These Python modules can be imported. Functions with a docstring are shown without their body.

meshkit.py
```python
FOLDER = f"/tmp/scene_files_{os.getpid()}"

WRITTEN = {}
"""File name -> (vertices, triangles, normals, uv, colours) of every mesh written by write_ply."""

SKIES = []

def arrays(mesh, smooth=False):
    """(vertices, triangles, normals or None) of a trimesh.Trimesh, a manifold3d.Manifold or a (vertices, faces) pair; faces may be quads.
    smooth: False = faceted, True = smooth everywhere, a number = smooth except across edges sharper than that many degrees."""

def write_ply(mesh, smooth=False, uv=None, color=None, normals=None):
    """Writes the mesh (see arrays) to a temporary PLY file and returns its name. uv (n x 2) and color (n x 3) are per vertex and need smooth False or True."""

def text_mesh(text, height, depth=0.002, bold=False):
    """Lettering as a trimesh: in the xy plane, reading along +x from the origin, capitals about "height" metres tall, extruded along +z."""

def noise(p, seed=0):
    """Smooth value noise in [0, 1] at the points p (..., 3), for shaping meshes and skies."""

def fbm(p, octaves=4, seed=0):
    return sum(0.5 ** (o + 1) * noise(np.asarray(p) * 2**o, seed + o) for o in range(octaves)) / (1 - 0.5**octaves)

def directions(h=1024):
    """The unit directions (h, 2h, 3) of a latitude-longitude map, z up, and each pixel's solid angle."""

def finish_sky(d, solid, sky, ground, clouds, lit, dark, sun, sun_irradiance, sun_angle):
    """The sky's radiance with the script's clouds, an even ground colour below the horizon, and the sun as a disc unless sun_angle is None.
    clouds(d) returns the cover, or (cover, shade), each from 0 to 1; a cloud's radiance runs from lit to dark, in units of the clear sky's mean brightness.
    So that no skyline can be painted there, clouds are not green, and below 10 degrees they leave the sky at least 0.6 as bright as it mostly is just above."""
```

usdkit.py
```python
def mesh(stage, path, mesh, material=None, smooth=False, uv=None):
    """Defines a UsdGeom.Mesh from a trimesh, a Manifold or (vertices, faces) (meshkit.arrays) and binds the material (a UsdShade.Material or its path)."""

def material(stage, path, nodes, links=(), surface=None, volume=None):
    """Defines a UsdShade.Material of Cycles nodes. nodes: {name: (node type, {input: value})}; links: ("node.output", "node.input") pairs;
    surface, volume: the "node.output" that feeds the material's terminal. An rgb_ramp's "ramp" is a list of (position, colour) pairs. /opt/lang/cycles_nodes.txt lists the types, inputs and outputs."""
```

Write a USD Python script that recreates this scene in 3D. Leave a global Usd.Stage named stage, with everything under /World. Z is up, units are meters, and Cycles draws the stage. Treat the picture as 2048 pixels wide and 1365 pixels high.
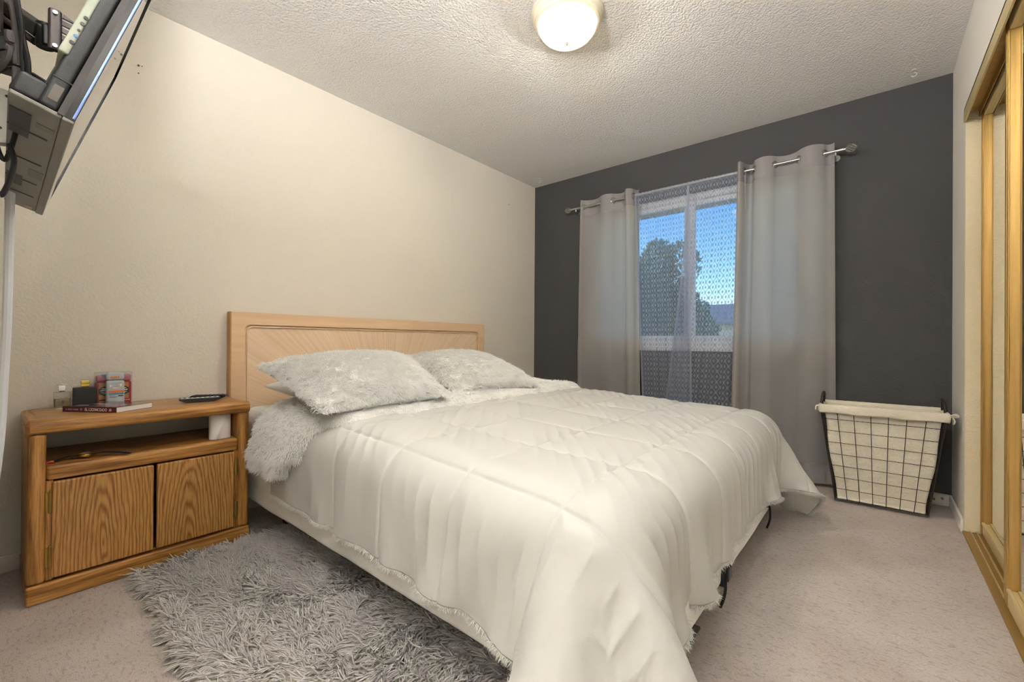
import math, random
import numpy as np, trimesh, manifold3d as m3, usdkit, meshkit
from scipy import ndimage
from shapely.geometry import Polygon, box as sbox
from pxr import Usd, UsdGeom, UsdLux, UsdShade, Gf, Sdf, Vt

stage = Usd.Stage.CreateInMemory()
UsdGeom.Xform.Define(stage, '/World')
PI = math.pi
rng = np.random.default_rng(7)

# ---------------------------------------------------------------- camera, sky, exposure
EXPOSURE = 2.1
LAMP_POWER = 1.0
SKY_STRENGTH = 0.068
FILL_COLOR, FILL_POWER = (.98, .985, 1.0), 560.0  # colour and strength of the added fill lamp in the hall
FOCAL_PX, YAW, PITCH, ROLL = 871.2, math.radians(39.76), math.radians(.1765), math.radians(.3757)
EYE = np.array([0, 0, .9065])
_f = np.array([-math.sin(YAW)*math.cos(PITCH), math.cos(YAW)*math.cos(PITCH), math.sin(PITCH)])
_r0 = np.cross(_f, [0, 0, 1]); _r0 /= np.linalg.norm(_r0); _u0 = np.cross(_r0, _f)
_r = math.cos(ROLL)*_r0 + math.sin(ROLL)*_u0
_u = -math.sin(ROLL)*_r0 + math.cos(ROLL)*_u0
cam = UsdGeom.Camera.Define(stage, '/World/camera')
cam.CreateHorizontalApertureAttr(36.0)
cam.CreateFocalLengthAttr(36.0*FOCAL_PX/2048)
cam.CreateClippingRangeAttr((0.02, 500.0))
cam.CreateExposureAttr(EXPOSURE)
cam.AddTransformOp().Set(Gf.Matrix4d(*_r, 0, *_u, 0, *(-_f), 0, *EYE, 1))

sky_mat = usdkit.material(stage, '/World/Looks/sky', {
    'sky': ('sky_texture', {'sky_type': 'single_scattering', 'sun_disc': False, 'sun_elevation': .9, 'sun_rotation': 2.6, 'aerosol_density': .6}),
    'hsv': ('hsv', {'saturation': 1.5, 'value': 1.0}),
    'bg': ('background_shader', {'strength': SKY_STRENGTH})},
    [('sky.color', 'hsv.color'), ('hsv.color', 'bg.color')], surface='bg.background')
dome = UsdLux.DomeLight.Define(stage, '/World/sky_light')
UsdShade.MaterialBindingAPI.Apply(dome.GetPrim()).Bind(sky_mat)

# ---------------------------------------------------------------- helpers: prims
ORIGIN, COUNT = {}, {}
def numbered(parent, name):
    k = (parent, name); n = COUNT.get(k, 0); COUNT[k] = n + 1
    return f'{parent}/{name}' if n == 0 else f'{parent}/{name}_{n:03d}'
def tag(prim, label=None, cat=None, group=None, kind=None):
    for k, v in (('label', label), ('category', cat), ('group', group), ('kind', kind)):
        if v: prim.SetCustomDataByKey(k, v)
    return prim
def thing(name, label, cat, loc=(0, 0, 0), group=None, kind=None, parent='/World'):
    p = numbered(parent, name)
    x = UsdGeom.Xform.Define(stage, p)
    base = ORIGIN.get(parent, np.zeros(3))
    x.AddTranslateOp().Set(Gf.Vec3d(*map(float, np.asarray(loc) - base)))
    ORIGIN[p] = np.asarray(loc, float)
    tag(x.GetPrim(), label, cat, group, kind)
    return p
def obj(name, mesh, mat, parent='/World', smooth=30, uv=None, label=None, cat=None, group=None, kind=None):
    """One Mesh prim, given in world coordinates, under parent."""
    p = numbered(parent, name)
    v, f, n = meshkit.arrays(mesh, smooth)
    v = np.asarray(v, float) - ORIGIN.get(parent, 0)
    me = usdkit.mesh(stage, p, (v, f), mat, smooth=False, uv=uv)
    if n is not None:
        me.CreateNormalsAttr(Vt.Vec3fArray.FromNumpy(np.asarray(n, np.float32))); me.SetNormalsInterpolation('vertex')
    ORIGIN[p] = ORIGIN.get(parent, np.zeros(3))
    tag(me.GetPrim(), label, cat, group, kind)
    return p
def curves(name, pts, widths, mat, parent, kind='stuff', label=None):
    """pts (n, k, 3) world, widths (k,) or (n, k)."""
    p = numbered(parent, name)
    n, k = pts.shape[:2]
    c = UsdGeom.BasisCurves.Define(stage, p)
    c.CreateTypeAttr('linear'); c.CreateWrapAttr('nonperiodic')
    c.CreateCurveVertexCountsAttr(Vt.IntArray.FromNumpy(np.full(n, k, np.int32)))
    c.CreatePointsAttr(Vt.Vec3fArray.FromNumpy((pts - ORIGIN.get(parent, 0)).reshape(-1, 3).astype(np.float32)))
    w = np.broadcast_to(widths, (n, k)).reshape(-1).astype(np.float32)
    c.CreateWidthsAttr(Vt.FloatArray.FromNumpy(np.ascontiguousarray(w))); c.SetWidthsInterpolation('vertex')
    UsdShade.MaterialBindingAPI.Apply(c.GetPrim()).Bind(mat)
    tag(c.GetPrim(), label, None, None, kind)
    return p
def struct(name, mesh, mat, parent='/World', smooth=30, uv=None):
    return obj(name, mesh, mat, parent, smooth, uv, kind='structure' if parent == '/World' else None)
def struct_group(name, loc=(0, 0, 0)):
    return thing(name, None, None, loc, kind='structure')

# ---------------------------------------------------------------- helpers: shapes
cat_ = trimesh.util.concatenate
def bx(x0, x1, y0, y1, z0, z1):
    m = trimesh.creation.box([abs(x1-x0), abs(y1-y0), abs(z1-z0)]); m.apply_translation([(x0+x1)/2, (y0+y1)/2, (z0+z1)/2]); return m
def tm(man):
    me = man.to_mesh(); return trimesh.Trimesh(me.vert_properties[:, :3], me.tri_verts, process=False)
def rbox(x0, x1, y0, y1, z0, z1, r=.004, seg=12):
    r = min(r, .49*min(x1-x0, y1-y0, z1-z0))
    s = m3.Manifold.sphere(r, seg)
    return tm(m3.Manifold.batch_hull([s.translate([x, y, z]) for x in (x0+r, x1-r) for y in (y0+r, y1-r) for z in (z0+r, z1-r)]))
def local_box(sx, sy, sz, r=.003, seg=8):
    return rbox(-sx/2, sx/2, -sy/2, sy/2, -sz/2, sz/2, r, seg)
def place(m, loc=(0, 0, 0), rx=0, ry=0, rz=0):
    m = m.copy(); T = trimesh.transformations
    M = T.translation_matrix(loc) @ T.rotation_matrix(rz, [0, 0, 1]) @ T.rotation_matrix(ry, [0, 1, 0]) @ T.rotation_matrix(rx, [1, 0, 0])
    m.apply_transform(M); return m
def cyl(a, b, r, seg=16):
    a, b = np.asarray(a, float), np.asarray(b, float)
    return trimesh.creation.cylinder(radius=r, segment=[a, b], sections=seg)
def smooth_path(pts, per=8):
    pts = np.asarray(pts, float); P = np.vstack([2*pts[0]-pts[1], pts, 2*pts[-1]-pts[-2]]); out = []
    for i in range(1, len(P)-2):
        t = np.linspace(0, 1, per, endpoint=False)[:, None]
        a, b, c, d = P[i-1], P[i], P[i+1], P[i+2]
        out.append(.5*((2*b)+(-a+c)*t+(2*a-5*b+4*c-d)*t*t+(-a+3*b-3*c+d)*t**3))
    out.append(P[-2][None]); return np.vstack(out)
def tube(pts, r, seg=8, per=8, closed=False, curve=True, flat=1.0):
    """A round (or flattened) tube along a path; r a number or one per point."""
    pts = np.asarray(pts, float)
    P = smooth_path(pts, per) if curve and not closed else pts
    n = len(P)
    R = np.interp(np.linspace(0, 1, n), np.linspace(0, 1, len(np.atleast_1d(r))), np.atleast_1d(r)) if np.ndim(r) else np.full(n, r)
    T = np.gradient(P, axis=0) if not closed else np.roll(P, -1, 0)-np.roll(P, 1, 0)
    T /= np.maximum(np.linalg.norm(T, axis=1, keepdims=True), 1e-9)
    up = np.array([0, 0, 1.]) if abs(T[:, 2]).mean() < .8 else np.array([0, 1., 0])
    N = np.cross(T, up); N /= np.maximum(np.linalg.norm(N, axis=1, keepdims=True), 1e-9); B = np.cross(N, T)
    a = np.arange(seg)/seg*2*PI
    V = P[:, None]+R[:, None, None]*(np.cos(a)[None, :, None]*N[:, None]+flat*np.sin(a)[None, :, None]*B[:, None])
    F = []
    for i in range(n if closed else n-1):
        j = (i+1) % n
        for k in range(seg):
            l = (k+1) % seg
            F += [[i*seg+k, i*seg+l, j*seg+l], [i*seg+k, j*seg+l, j*seg+k]]
    V = V.reshape(-1, 3)
    if not closed:
        V = np.vstack([V, P[0], P[-1]])
        F += [[len(V)-2, (k+1) % seg, k] for k in range(seg)]+[[len(V)-1, (n-1)*seg+k, (n-1)*seg+(k+1) % seg] for k in range(seg)]
    m = trimesh.Trimesh(V, np.array(F), process=False)
    if not closed and m.volume < 0: m.invert()
    return m
def lathe(profile, center, seg=48):
    m = trimesh.creation.revolve(np.asarray(profile, float), sections=seg); m.apply_translation(center); return m
def extrude(poly, h, to=None):
    parts = [g for g in getattr(poly, 'geoms', [poly]) if g.geom_type == 'Polygon' and g.area > 1e-9]
    m = cat_([trimesh.creation.extrude_polygon(g, h, engine='earcut') for g in parts])
    if to is not None: m.apply_transform(to)
    return m
def frame4(o, x, y, z):
    M = np.eye(4); M[:3, 0], M[:3, 1], M[:3, 2], M[:3, 3] = x, y, z, o; return M
def yz_at(x):      # polygon (y, z) extruded along +x from x
    return frame4([x, 0, 0], [0, 1, 0], [0, 0, 1], [1, 0, 0])
def xz_at(y):      # polygon (x, z) extruded along -y from y
    return frame4([0, y, 0], [1, 0, 0], [0, 0, 1], [0, -1, 0])
def grid(P, closed_v=False):
    nu, nv = P.shape[:2]
    I = np.arange(nu*nv).reshape(nu, nv)
    if closed_v: J = np.hstack([I, I[:, :1]])
    else: J = I
    a, b, c, d = J[:-1, :-1], J[1:, :-1], J[1:, 1:], J[:-1, 1:]
    F = np.vstack([np.stack([a, b, c], -1).reshape(-1, 3), np.stack([a, c, d], -1).reshape(-1, 3)])
    return P.reshape(-1, 3), F
def grid_normals(P):
    n = np.cross(np.gradient(P, axis=0), np.gradient(P, axis=1)); return n/np.maximum(np.linalg.norm(n, axis=-1, keepdims=True), 1e-9)
def noise2(a, b, sc, seed=0, oct=3):
    return meshkit.fbm(np.stack([np.asarray(a)*sc, np.asarray(b)*sc, np.full(np.shape(a), seed*7.31)], -1), oct, seed)-.5
def fur(P, N, n, length, width, lean=(0, 0, 0), spread=.5, k=4, seed=0, clump=0.0, mask=None, droop=0.0, comb=0.0, tip=.35):
    """n hairs on a grid surface P (nu, nv, 3) with unit normals N."""
    r = np.random.default_rng(seed)
    nu, nv = P.shape[:2]
    A = np.linalg.norm(np.cross(P[1:, :-1]-P[:-1, :-1], P[:-1, 1:]-P[:-1, :-1]), axis=-1)
    if mask is not None: A = A*mask[:-1, :-1]
    c = r.choice(A.size, n, p=(A/A.sum()).ravel()); i, j = np.divmod(c, nv-1)
    s, t = r.random((2, n, 1))
    def pick(X): return X[i, j]*(1-s)*(1-t)+X[i+1, j]*s*(1-t)+X[i, j+1]*(1-s)*t+X[i+1, j+1]*s*t
    p, nn = pick(P), pick(N)
    d = r.normal(0, spread, (n, 3))
    if clump:
        d = clump*2*np.stack([meshkit.noise(p*45+q*11.3, q)-.5 for q in range(3)], -1)*2.2+(1-clump)*d
    d = nn+d+np.asarray(lean, float)
    if comb:        # locks lie over in patches
        th = 2.2*PI*meshkit.fbm(p*3.1, 2, 3)+1.1*PI*(meshkit.noise(p*17, 8)-.5); d[:, 0] += comb*np.cos(th); d[:, 1] += comb*np.sin(th)
    d -= np.minimum((d*nn).sum(1, keepdims=True)-.25, 0)*nn
    d /= np.linalg.norm(d, axis=1, keepdims=True)
    L = length*r.uniform(.6, 1.15, (n, 1))
    bend = r.normal(0, .28, (n, 3)); bend[:, 2] -= droop
    u = np.linspace(0, 1, k)
    pts = np.stack([p-nn*.002+d*L*a+bend*L*a*a*.6 for a in u], 1)
    w = width*np.array([.85, 1.0, .8, tip])[:k] if k == 4 else width*np.interp(np.linspace(0, 1, k), [0, .4, .8, 1], [.85, 1, .85, tip])
    return pts, w

# ---------------------------------------------------------------- helpers: materials
def lin(c):
    if isinstance(c, str): c = [int(c[i:i+2], 16) for i in (0, 2, 4)]
    c = np.asarray(c, float)/255
    return tuple(np.where(c <= .04045, c/12.92, ((c+.055)/1.055)**2.4))
def mat(name, col, rough=.5, metal=0., spec=.5, bump=None, var=None, sheen=0., coat=0., extra=None):
    """bump: (scale, distance, detail[, stretch]); var: (scale, other colour[, stretch])."""
    nodes = {'p': ('principled_bsdf', {'base_color': lin(col), 'roughness': rough, 'metallic': metal, 'specular_ior_level': spec, **({'sheen_weight': sheen, 'sheen_roughness': .5} if sheen else {}), **({'coat_weight': coat, 'coat_roughness': .15} if coat else {}), **(extra or {})}),
             'tc': ('texture_coordinate', {})}
    links = []
    if bump:
        nodes['bm'] = ('mapping', {'scale': bump[3] if len(bump) > 3 else (1, 1, 1)})
        nodes['bn'] = ('noise_texture', {'scale': bump[0], 'detail': bump[2], 'roughness': .6})
        nodes['b'] = ('bump', {'distance': bump[1], 'strength': 1.0})
        links += [('tc.object', 'bm.vector'), ('bm.vector', 'bn.vector'), ('bn.fac', 'b.height'), ('b.normal', 'p.normal')]
    if var:
        nodes['vm'] = ('mapping', {'scale': var[2] if len(var) > 2 else (1, 1, 1)})
        nodes['vn'] = ('noise_texture', {'scale': var[0], 'detail': 3.0})
        nodes['vr'] = ('rgb_ramp', {'ramp': [(.3, lin(col)), (.7, lin(var[1]))]})
        links += [('tc.object', 'vm.vector'), ('vm.vector', 'vn.vector'), ('vn.fac', 'vr.fac'), ('vr.color', 'p.base_color')]
    return usdkit.material(stage, f'/World/Looks/{name}', nodes, links, surface='p.BSDF')

def oak(name, axis, cathedral=False, dark='80501f', light='cb9854', center=(0, 0, 0), rough=.42):
    """Oak with grain along an axis; cathedral draws nested arches in the yz plane with grain along z."""
    st = {'x': (.05, 1, 1), 'y': (1, .05, 1), 'z': (1, 1, .05)}[axis]
    nodes = {'tc': ('texture_coordinate', {}), 'm': ('mapping', {'scale': st}),
             'n1': ('noise_texture', {'scale': 55.0, 'detail': 4.0, 'roughness': .6, 'distortion': .3}),
             'n2': ('noise_texture', {'scale': 260.0, 'detail': 2.0}),
             'r1': ('rgb_ramp', {'ramp': [(.34, lin(dark)), (.5, lin('b27e3c')), (.66, lin(light))]}),
             'r2': ('rgb_ramp', {'ramp': [(.38, (.55, .5, .45)), (.55, (1, 1, 1))]}),
             'mx': ('mix', {'mix_type': 'multiply', 'fac': .55}),
             'b': ('bump', {'distance': .0006, 'strength': .6}),
             'p': ('principled_bsdf', {'roughness': rough, 'coat_weight': .12, 'coat_roughness': .3})}
    links = [('tc.object', 'm.vector'), ('m.vector', 'n1.vector'), ('m.vector', 'n2.vector'), ('n2.fac', 'r2.fac'), ('n2.fac', 'b.height'), ('b.normal', 'p.normal'),
             ('r1.color', 'mx.color1'), ('r2.color', 'mx.color2'), ('mx.color', 'p.base_color')]
    if cathedral:
        nodes['cm'] = ('mapping', {'scale': (0, 1, .16), 'location': center})
        nodes['w'] = ('wave_texture', {'wave_type': 'rings', 'rings_direction': 'x', 'profile': 'sine', 'scale': 30.0, 'distortion': 7.5, 'detail': 3.0, 'detail_scale': 1.0})
        nodes['a'] = ('mix', {'mix_type': 'mix', 'fac': .45})
        links += [('tc.object', 'cm.vector'), ('cm.vector', 'w.vector'), ('w.color', 'a.color1'), ('n1.color', 'a.color2'), ('a.color', 'bw.color'), ('bw.val', 'r1.fac')]
        nodes['bw'] = ('rgb_to_bw', {})
        nodes['r1'] = ('rgb_ramp', {'ramp': [(.12, lin('7a4d1d')), (.34, lin('a9763a')), (.66, lin('c0904f'))]})
    else:
        links.append(('n1.fac', 'r1.fac'))
    return usdkit.material(stage, f'/World/Looks/{name}', nodes, links, surface='p.BSDF')

def wall_paint(name, col, scale=95., dist=.0022, rough=.75):
    nodes = {'g': ('geometry', {}), 'n': ('noise_texture', {'scale': scale, 'detail': 3.0, 'roughness': .55}),
             'b': ('bump', {'distance': dist, 'strength': 1.0}), 'p': ('principled_bsdf', {'base_color': lin(col), 'roughness': rough, 'specular_ior_level': .3})}
    return usdkit.material(stage, f'/World/Looks/{name}', nodes, [('g.position', 'n.vector'), ('n.fac', 'b.height'), ('b.normal', 'p.normal')], surface='p.BSDF')

M = {}
M['cream'] = wall_paint('cream_paint', 'd9d2c5')
M['white_wall'] = wall_paint('white_wall_paint', 'e6e1d8')
M['charcoal'] = wall_paint('charcoal_paint', '4a494a', 110., .003)
M['jamb'] = wall_paint('jamb_paint', 'dccfb0', 110., .003)
M['ceiling'] = usdkit.material(stage, '/World/Looks/popcorn', {
    'g': ('geometry', {}), 'n': ('noise_texture', {'scale': 85.0, 'detail': 4.0, 'roughness': .65}), 'v': ('voronoi_texture', {'scale': 95.0}),
    'vi': ('math', {'math_type': 'multiply_add', 'value2': -.6, 'value3': .6}), 's': ('math', {'math_type': 'add'}),
    'b': ('bump', {'distance': .006, 'strength': 1.0}), 'p': ('principled_bsdf', {'base_color': lin('efedea'), 'roughness': .95, 'specular_ior_level': .1})},
    [('g.position', 'n.vector'), ('g.position', 'v.vector'), ('v.distance', 'vi.value1'), ('n.fac', 's.value1'), ('vi.value', 's.value2'), ('s.value', 'b.height'), ('b.normal', 'p.normal')], surface='p.BSDF')
M['carpet'] = usdkit.material(stage, '/World/Looks/carpet', {
    'g': ('geometry', {}), 'm': ('mapping', {'scale': (1.0, 2.2, 1.0), 'rotation': (0, 0, .1)}),
    'n': ('noise_texture', {'scale': 150.0, 'detail': 3.0, 'roughness': .7}), 'l': ('noise_texture', {'scale': 3.5, 'detail': 4.0}), 'd': ('noise_texture', {'scale': 42.0, 'detail': 2.0}),
    'r': ('rgb_ramp', {'ramp': [(.32, lin('bba99d')), (.48, lin('dccec5')), (.7, lin('e4d9d1'))]}), 'rl': ('rgb_ramp', {'ramp': [(.35, (.86, .84, .82)), (.6, (1, 1, 1))]}),
    'rd': ('rgb_ramp', {'ramp': [(.34, (.8, .78, .77)), (.45, (1, 1, 1))]}),
    'x': ('mix', {'mix_type': 'multiply', 'fac': 1.0}), 'y': ('mix', {'mix_type': 'multiply', 'fac': 1.0}),
    'b': ('bump', {'distance': .008, 'strength': 1.0}), 'p': ('principled_bsdf', {'roughness': .98, 'specular_ior_level': .05, 'sheen_weight': .15, 'sheen_roughness': .6})},
    [('g.position', 'm.vector'), ('m.vector', 'n.vector'), ('g.position', 'l.vector'), ('m.vector', 'd.vector'), ('n.fac', 'r.fac'), ('l.fac', 'rl.fac'), ('d.fac', 'rd.fac'), ('r.color', 'x.color1'), ('rl.color', 'x.color2'),
     ('x.color', 'y.color1'), ('rd.color', 'y.color2'), ('y.color', 'p.base_color'), ('n.fac', 'b.height'), ('b.normal', 'p.normal')], surface='p.BSDF')
M['trim'] = mat('white_trim', 'e2dcd2', .5)
M['vinyl'] = mat('white_vinyl', 'eef0f0', .35)
M['gold'] = mat('gold_anodised', 'bd9c5c', .42, .6, var=(60, 'a98445', (1, 1, .02)))
M['gold_dull'] = mat('gold_dull', 'a98a4e', .45, .6)
M['gold_pale'] = mat('gold_pale', 'd8c493', .4, .45)
M['mirror'] = mat('mirror', 'f2f4f2', .0, 1.0)
M['black_plastic'] = mat('black_plastic', '232326', .45)
M['black_gloss'] = mat('black_gloss', '0a0a0b', .06)
M['tv_shell'] = mat('tv_shell', '1d1e1f', .5, bump=(900, .0003, 2))
M['tv_grey'] = mat('tv_grey', '74726b', .4, .1)
M['tv_dark'] = mat('tv_dark', '38393a', .5)
M['screen'] = mat('tv_screen', '0a0a0c', .03, spec=.8)
M['port_strip'] = mat('port_strip', '9ba192', .5)
M['steel_dark'] = mat('steel_dark', '1c1a1b', .42, .3)
M['steel_grey'] = mat('steel_grey', '4a4442', .45, .4)
M['screw'] = mat('screw', 'b8b4ac', .3, .9)
M['cable_black'] = mat('cable_black', '1b191c', .5)
M['cable_grey'] = mat('cable_grey', '6d6764', .5)
M['cable_white'] = mat('cable_white', 'dfe1e6', .45)
M['plate_white'] = mat('plate_white', 'd6d0c4', .45)
M['wire'] = mat('wire_black', '352f2c', .5, .4)
M['liner'] = mat('cotton_liner', 'e3dccb', .9, bump=(40, .006, 4), var=(6, 'd9d0bb'), sheen=.2)
M['oak_y'] = oak('oak_along', 'y'); M['oak_x'] = oak('oak_cross', 'x')
M['oak_top'] = oak('oak_top', 'y', light='bd9258', dark='96703c', rough=.3)
M['oak_z'] = oak('oak_up', 'z')
M['oak_door1'] = oak('oak_door_flame', 'z', True, center=(0, .150, -.024))
M['oak_door2'] = oak('oak_door_arch', 'z', True, center=(0, -.115, -.004))
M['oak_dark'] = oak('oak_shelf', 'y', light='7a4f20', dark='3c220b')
M['brass'] = mat('antique_brass', 'a58a4c', .35, .9)
M['sheet'] = mat('white_sheet', 'e6e6e0', .85, bump=(12, .01, 3), sheen=.2)
M['comforter'] = mat('comforter_satin', 'bebeb8', .62, bump=(420, .0004, 2), sheen=.12)
M['lining'] = mat('plush_lining', 'e4e4de', .95, bump=(180, .006, 3), sheen=.3)
M['fur_hem'] = mat('plush_hem', 'd2d1ca', .9, spec=.2); M['fur'] = mat('white_fur', 'f7f6f2', .9, spec=.2)
M['pile'] = mat('grey_pile', 'bab5b0', .9, spec=.15)
M['rug_back'] = mat('rug_backing', '5a5551', .95)
M['grommet'] = mat('nickel', 'c8c8c4', .25, 1.0)
M['paper'] = mat('paper', 'ece7e2', .8)
M['lamp_trim'] = mat('lamp_trim', 'e9dfc8', .45)

# beech headboard panel: veneer rays from a centre low on the board
def sunburst(name):
    nodes = {'tc': ('texture_coordinate', {}), 's': ('separate_xyz', {}), 'dy': ('math', {'math_type': 'subtract', 'value2': .94}), 'dz': ('math', {'math_type': 'subtract', 'value2': .25}),
             'a': ('math', {'math_type': 'arctan2'}), 'am': ('math', {'math_type': 'multiply', 'value2': 26.0}), 'x': ('math', {'math_type': 'multiply', 'value2': .6}),
             'c': ('combine_xyz', {}), 'n': ('noise_texture', {'scale': 3.0, 'detail': 5.0, 'roughness': .65}),
             'r': ('rgb_ramp', {'ramp': [(.3, lin('d6b694')), (.5, lin('e2c5a4')), (.7, lin('e8cfb2'))]}), 'p': ('principled_bsdf', {'roughness': .35, 'coat_weight': .15, 'coat_roughness': .2})}
    return usdkit.material(stage, f'/World/Looks/{name}', nodes, [('tc.object', 's.vector'), ('s.y', 'dy.value1'), ('s.z', 'dz.value1'), ('dy.value', 'a.value1'), ('dz.value', 'a.value2'), ('a.value', 'am.value1'),
        ('s.z', 'x.value1'), ('am.value', 'c.x'), ('x.value', 'c.y'), ('c.vector', 'n.vector'), ('n.fac', 'r.fac'), ('r.color', 'p.base_color')], surface='p.BSDF')
M['beech_panel'] = sunburst('beech_sunburst')
M['beech'] = mat('beech', 'e2c29e', .38, var=(30, 'd6b28b', (1, .06, 1)), coat=.15)
M['beech_edge'] = mat('beech_edge', 'c0935f', .4, var=(30, 'b08350', (1, 1, .06)))

def cloth_light(name, col, trans, weave=None, sheer=None, tint=None):
    """Curtain cloth that lets light through. sheer: share of light that passes the open weave."""
    nodes = {'d': ('diffuse_bsdf', {'color': lin(col)}), 't': ('translucent_bsdf', {'color': lin(tint or col)}), 'm': ('mix_closure', {'fac': trans})}
    links = [('d.BSDF', 'm.closure1'), ('t.BSDF', 'm.closure2')]
    out = 'm.closure'
    if weave:
        nodes.update({'uv': ('uvmap', {'attribute': 'st'}), 'mp': ('mapping', {'scale': (4, 1, 1)}), 'w': ('wave_texture', {'bands_direction': 'y', 'scale': weave, 'distortion': 1.0, 'detail': 1.0}),
                      'r': ('rgb_ramp', {'ramp': [(0, tuple(.95*np.array(lin(col)))), (.5, lin(col))]})})
        links += [('uv.UV', 'w.vector'), ('w.fac', 'r.fac'), ('r.color', 'd.color')]
    if sheer:
        open_, closed = sheer
        # ogee lattice with a solid lozenge in every cell, woven on the cloth's own coordinates
        nodes.update({'uv': ('uvmap', {'attribute': 'st'}), 's': ('separate_xyz', {}),
            'ax': ('math', {'math_type': 'multiply', 'value2': 2*PI/.055}), 'ay': ('math', {'math_type': 'multiply', 'value2': 2*PI/.078}),
            'cx': ('math', {'math_type': 'cosine'}), 'cy': ('math', {'math_type': 'cosine'}), 'sum': ('math', {'math_type': 'add'}), 'ab': ('math', {'math_type': 'absolute'}),
            **{f'{k}h{q}': ('math', {'math_type': 'multiply', 'value2': .5}) for k, q in (('x', 0), ('y', 0))},
            'sx': ('math', {'math_type': 'sine'}), 'sy': ('math', {'math_type': 'sine'}), 'kx': ('math', {'math_type': 'cosine'}), 'ky': ('math', {'math_type': 'cosine'}),
            **{k: ('math', {'math_type': 'absolute'}) for k in ('asx', 'asy', 'akx', 'aky')}, 's1': ('math', {'math_type': 'add'}), 's2': ('math', {'math_type': 'add'}), 'mn': ('math', {'math_type': 'minimum'}),
            'line': ('math', {'math_type': 'less_than', 'value2': .24}), 'loz': ('math', {'math_type': 'less_than', 'value2': .50}), 'pat': ('math', {'math_type': 'maximum'}),
            'f': ('map_range', {'from_min': 0, 'from_max': 1, 'to_min': 1-open_, 'to_max': 1-closed}), 'tr': ('transparent_bsdf', {'color': (1, 1, 1)}), 'm2': ('mix_closure', {})})
        links += [('uv.UV', 's.vector'), ('s.x', 'ax.value1'), ('s.y', 'ay.value1'), ('ax.value', 'cx.value1'), ('ay.value', 'cy.value1'), ('cx.value', 'sum.value1'), ('cy.value', 'sum.value2'), ('sum.value', 'ab.value1'),
                  ('ab.value', 'line.value1'), ('ax.value', 'xh0.value1'), ('ay.value', 'yh0.value1'), ('xh0.value', 'sx.value1'), ('yh0.value', 'sy.value1'), ('xh0.value', 'kx.value1'), ('yh0.value', 'ky.value1'), ('sx.value', 'asx.value1'), ('sy.value', 'asy.value1'), ('kx.value', 'akx.value1'), ('ky.value', 'aky.value1'), ('asx.value', 's1.value1'), ('asy.value', 's1.value2'), ('akx.value', 's2.value1'), ('aky.value', 's2.value2'), ('s1.value', 'mn.value1'), ('s2.value', 'mn.value2'), ('mn.value', 'loz.value1'), ('line.value', 'pat.value1'), ('loz.value', 'pat.value2'), ('pat.value', 'f.value'), ('f.result', 'm2.fac'), ('tr.BSDF', 'm2.closure1'), ('m.closure', 'm2.closure2')]
        out = 'm2.closure'
    return usdkit.material(stage, f'/World/Looks/{name}', nodes, links, surface=out)
M['curtain'] = cloth_light('curtain_grey', 'c6c4c5', .6, weave=26.0, tint='cfc6b2')
M['curtain_hem'] = cloth_light('curtain_hem', '9e9a9a', .2)
M['sheer'] = cloth_light('sheer_lace', 'b4bbcc', .5, sheer=(.66, .14))  # lace tinted bluish: cool sky light put into the cloth colour
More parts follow.
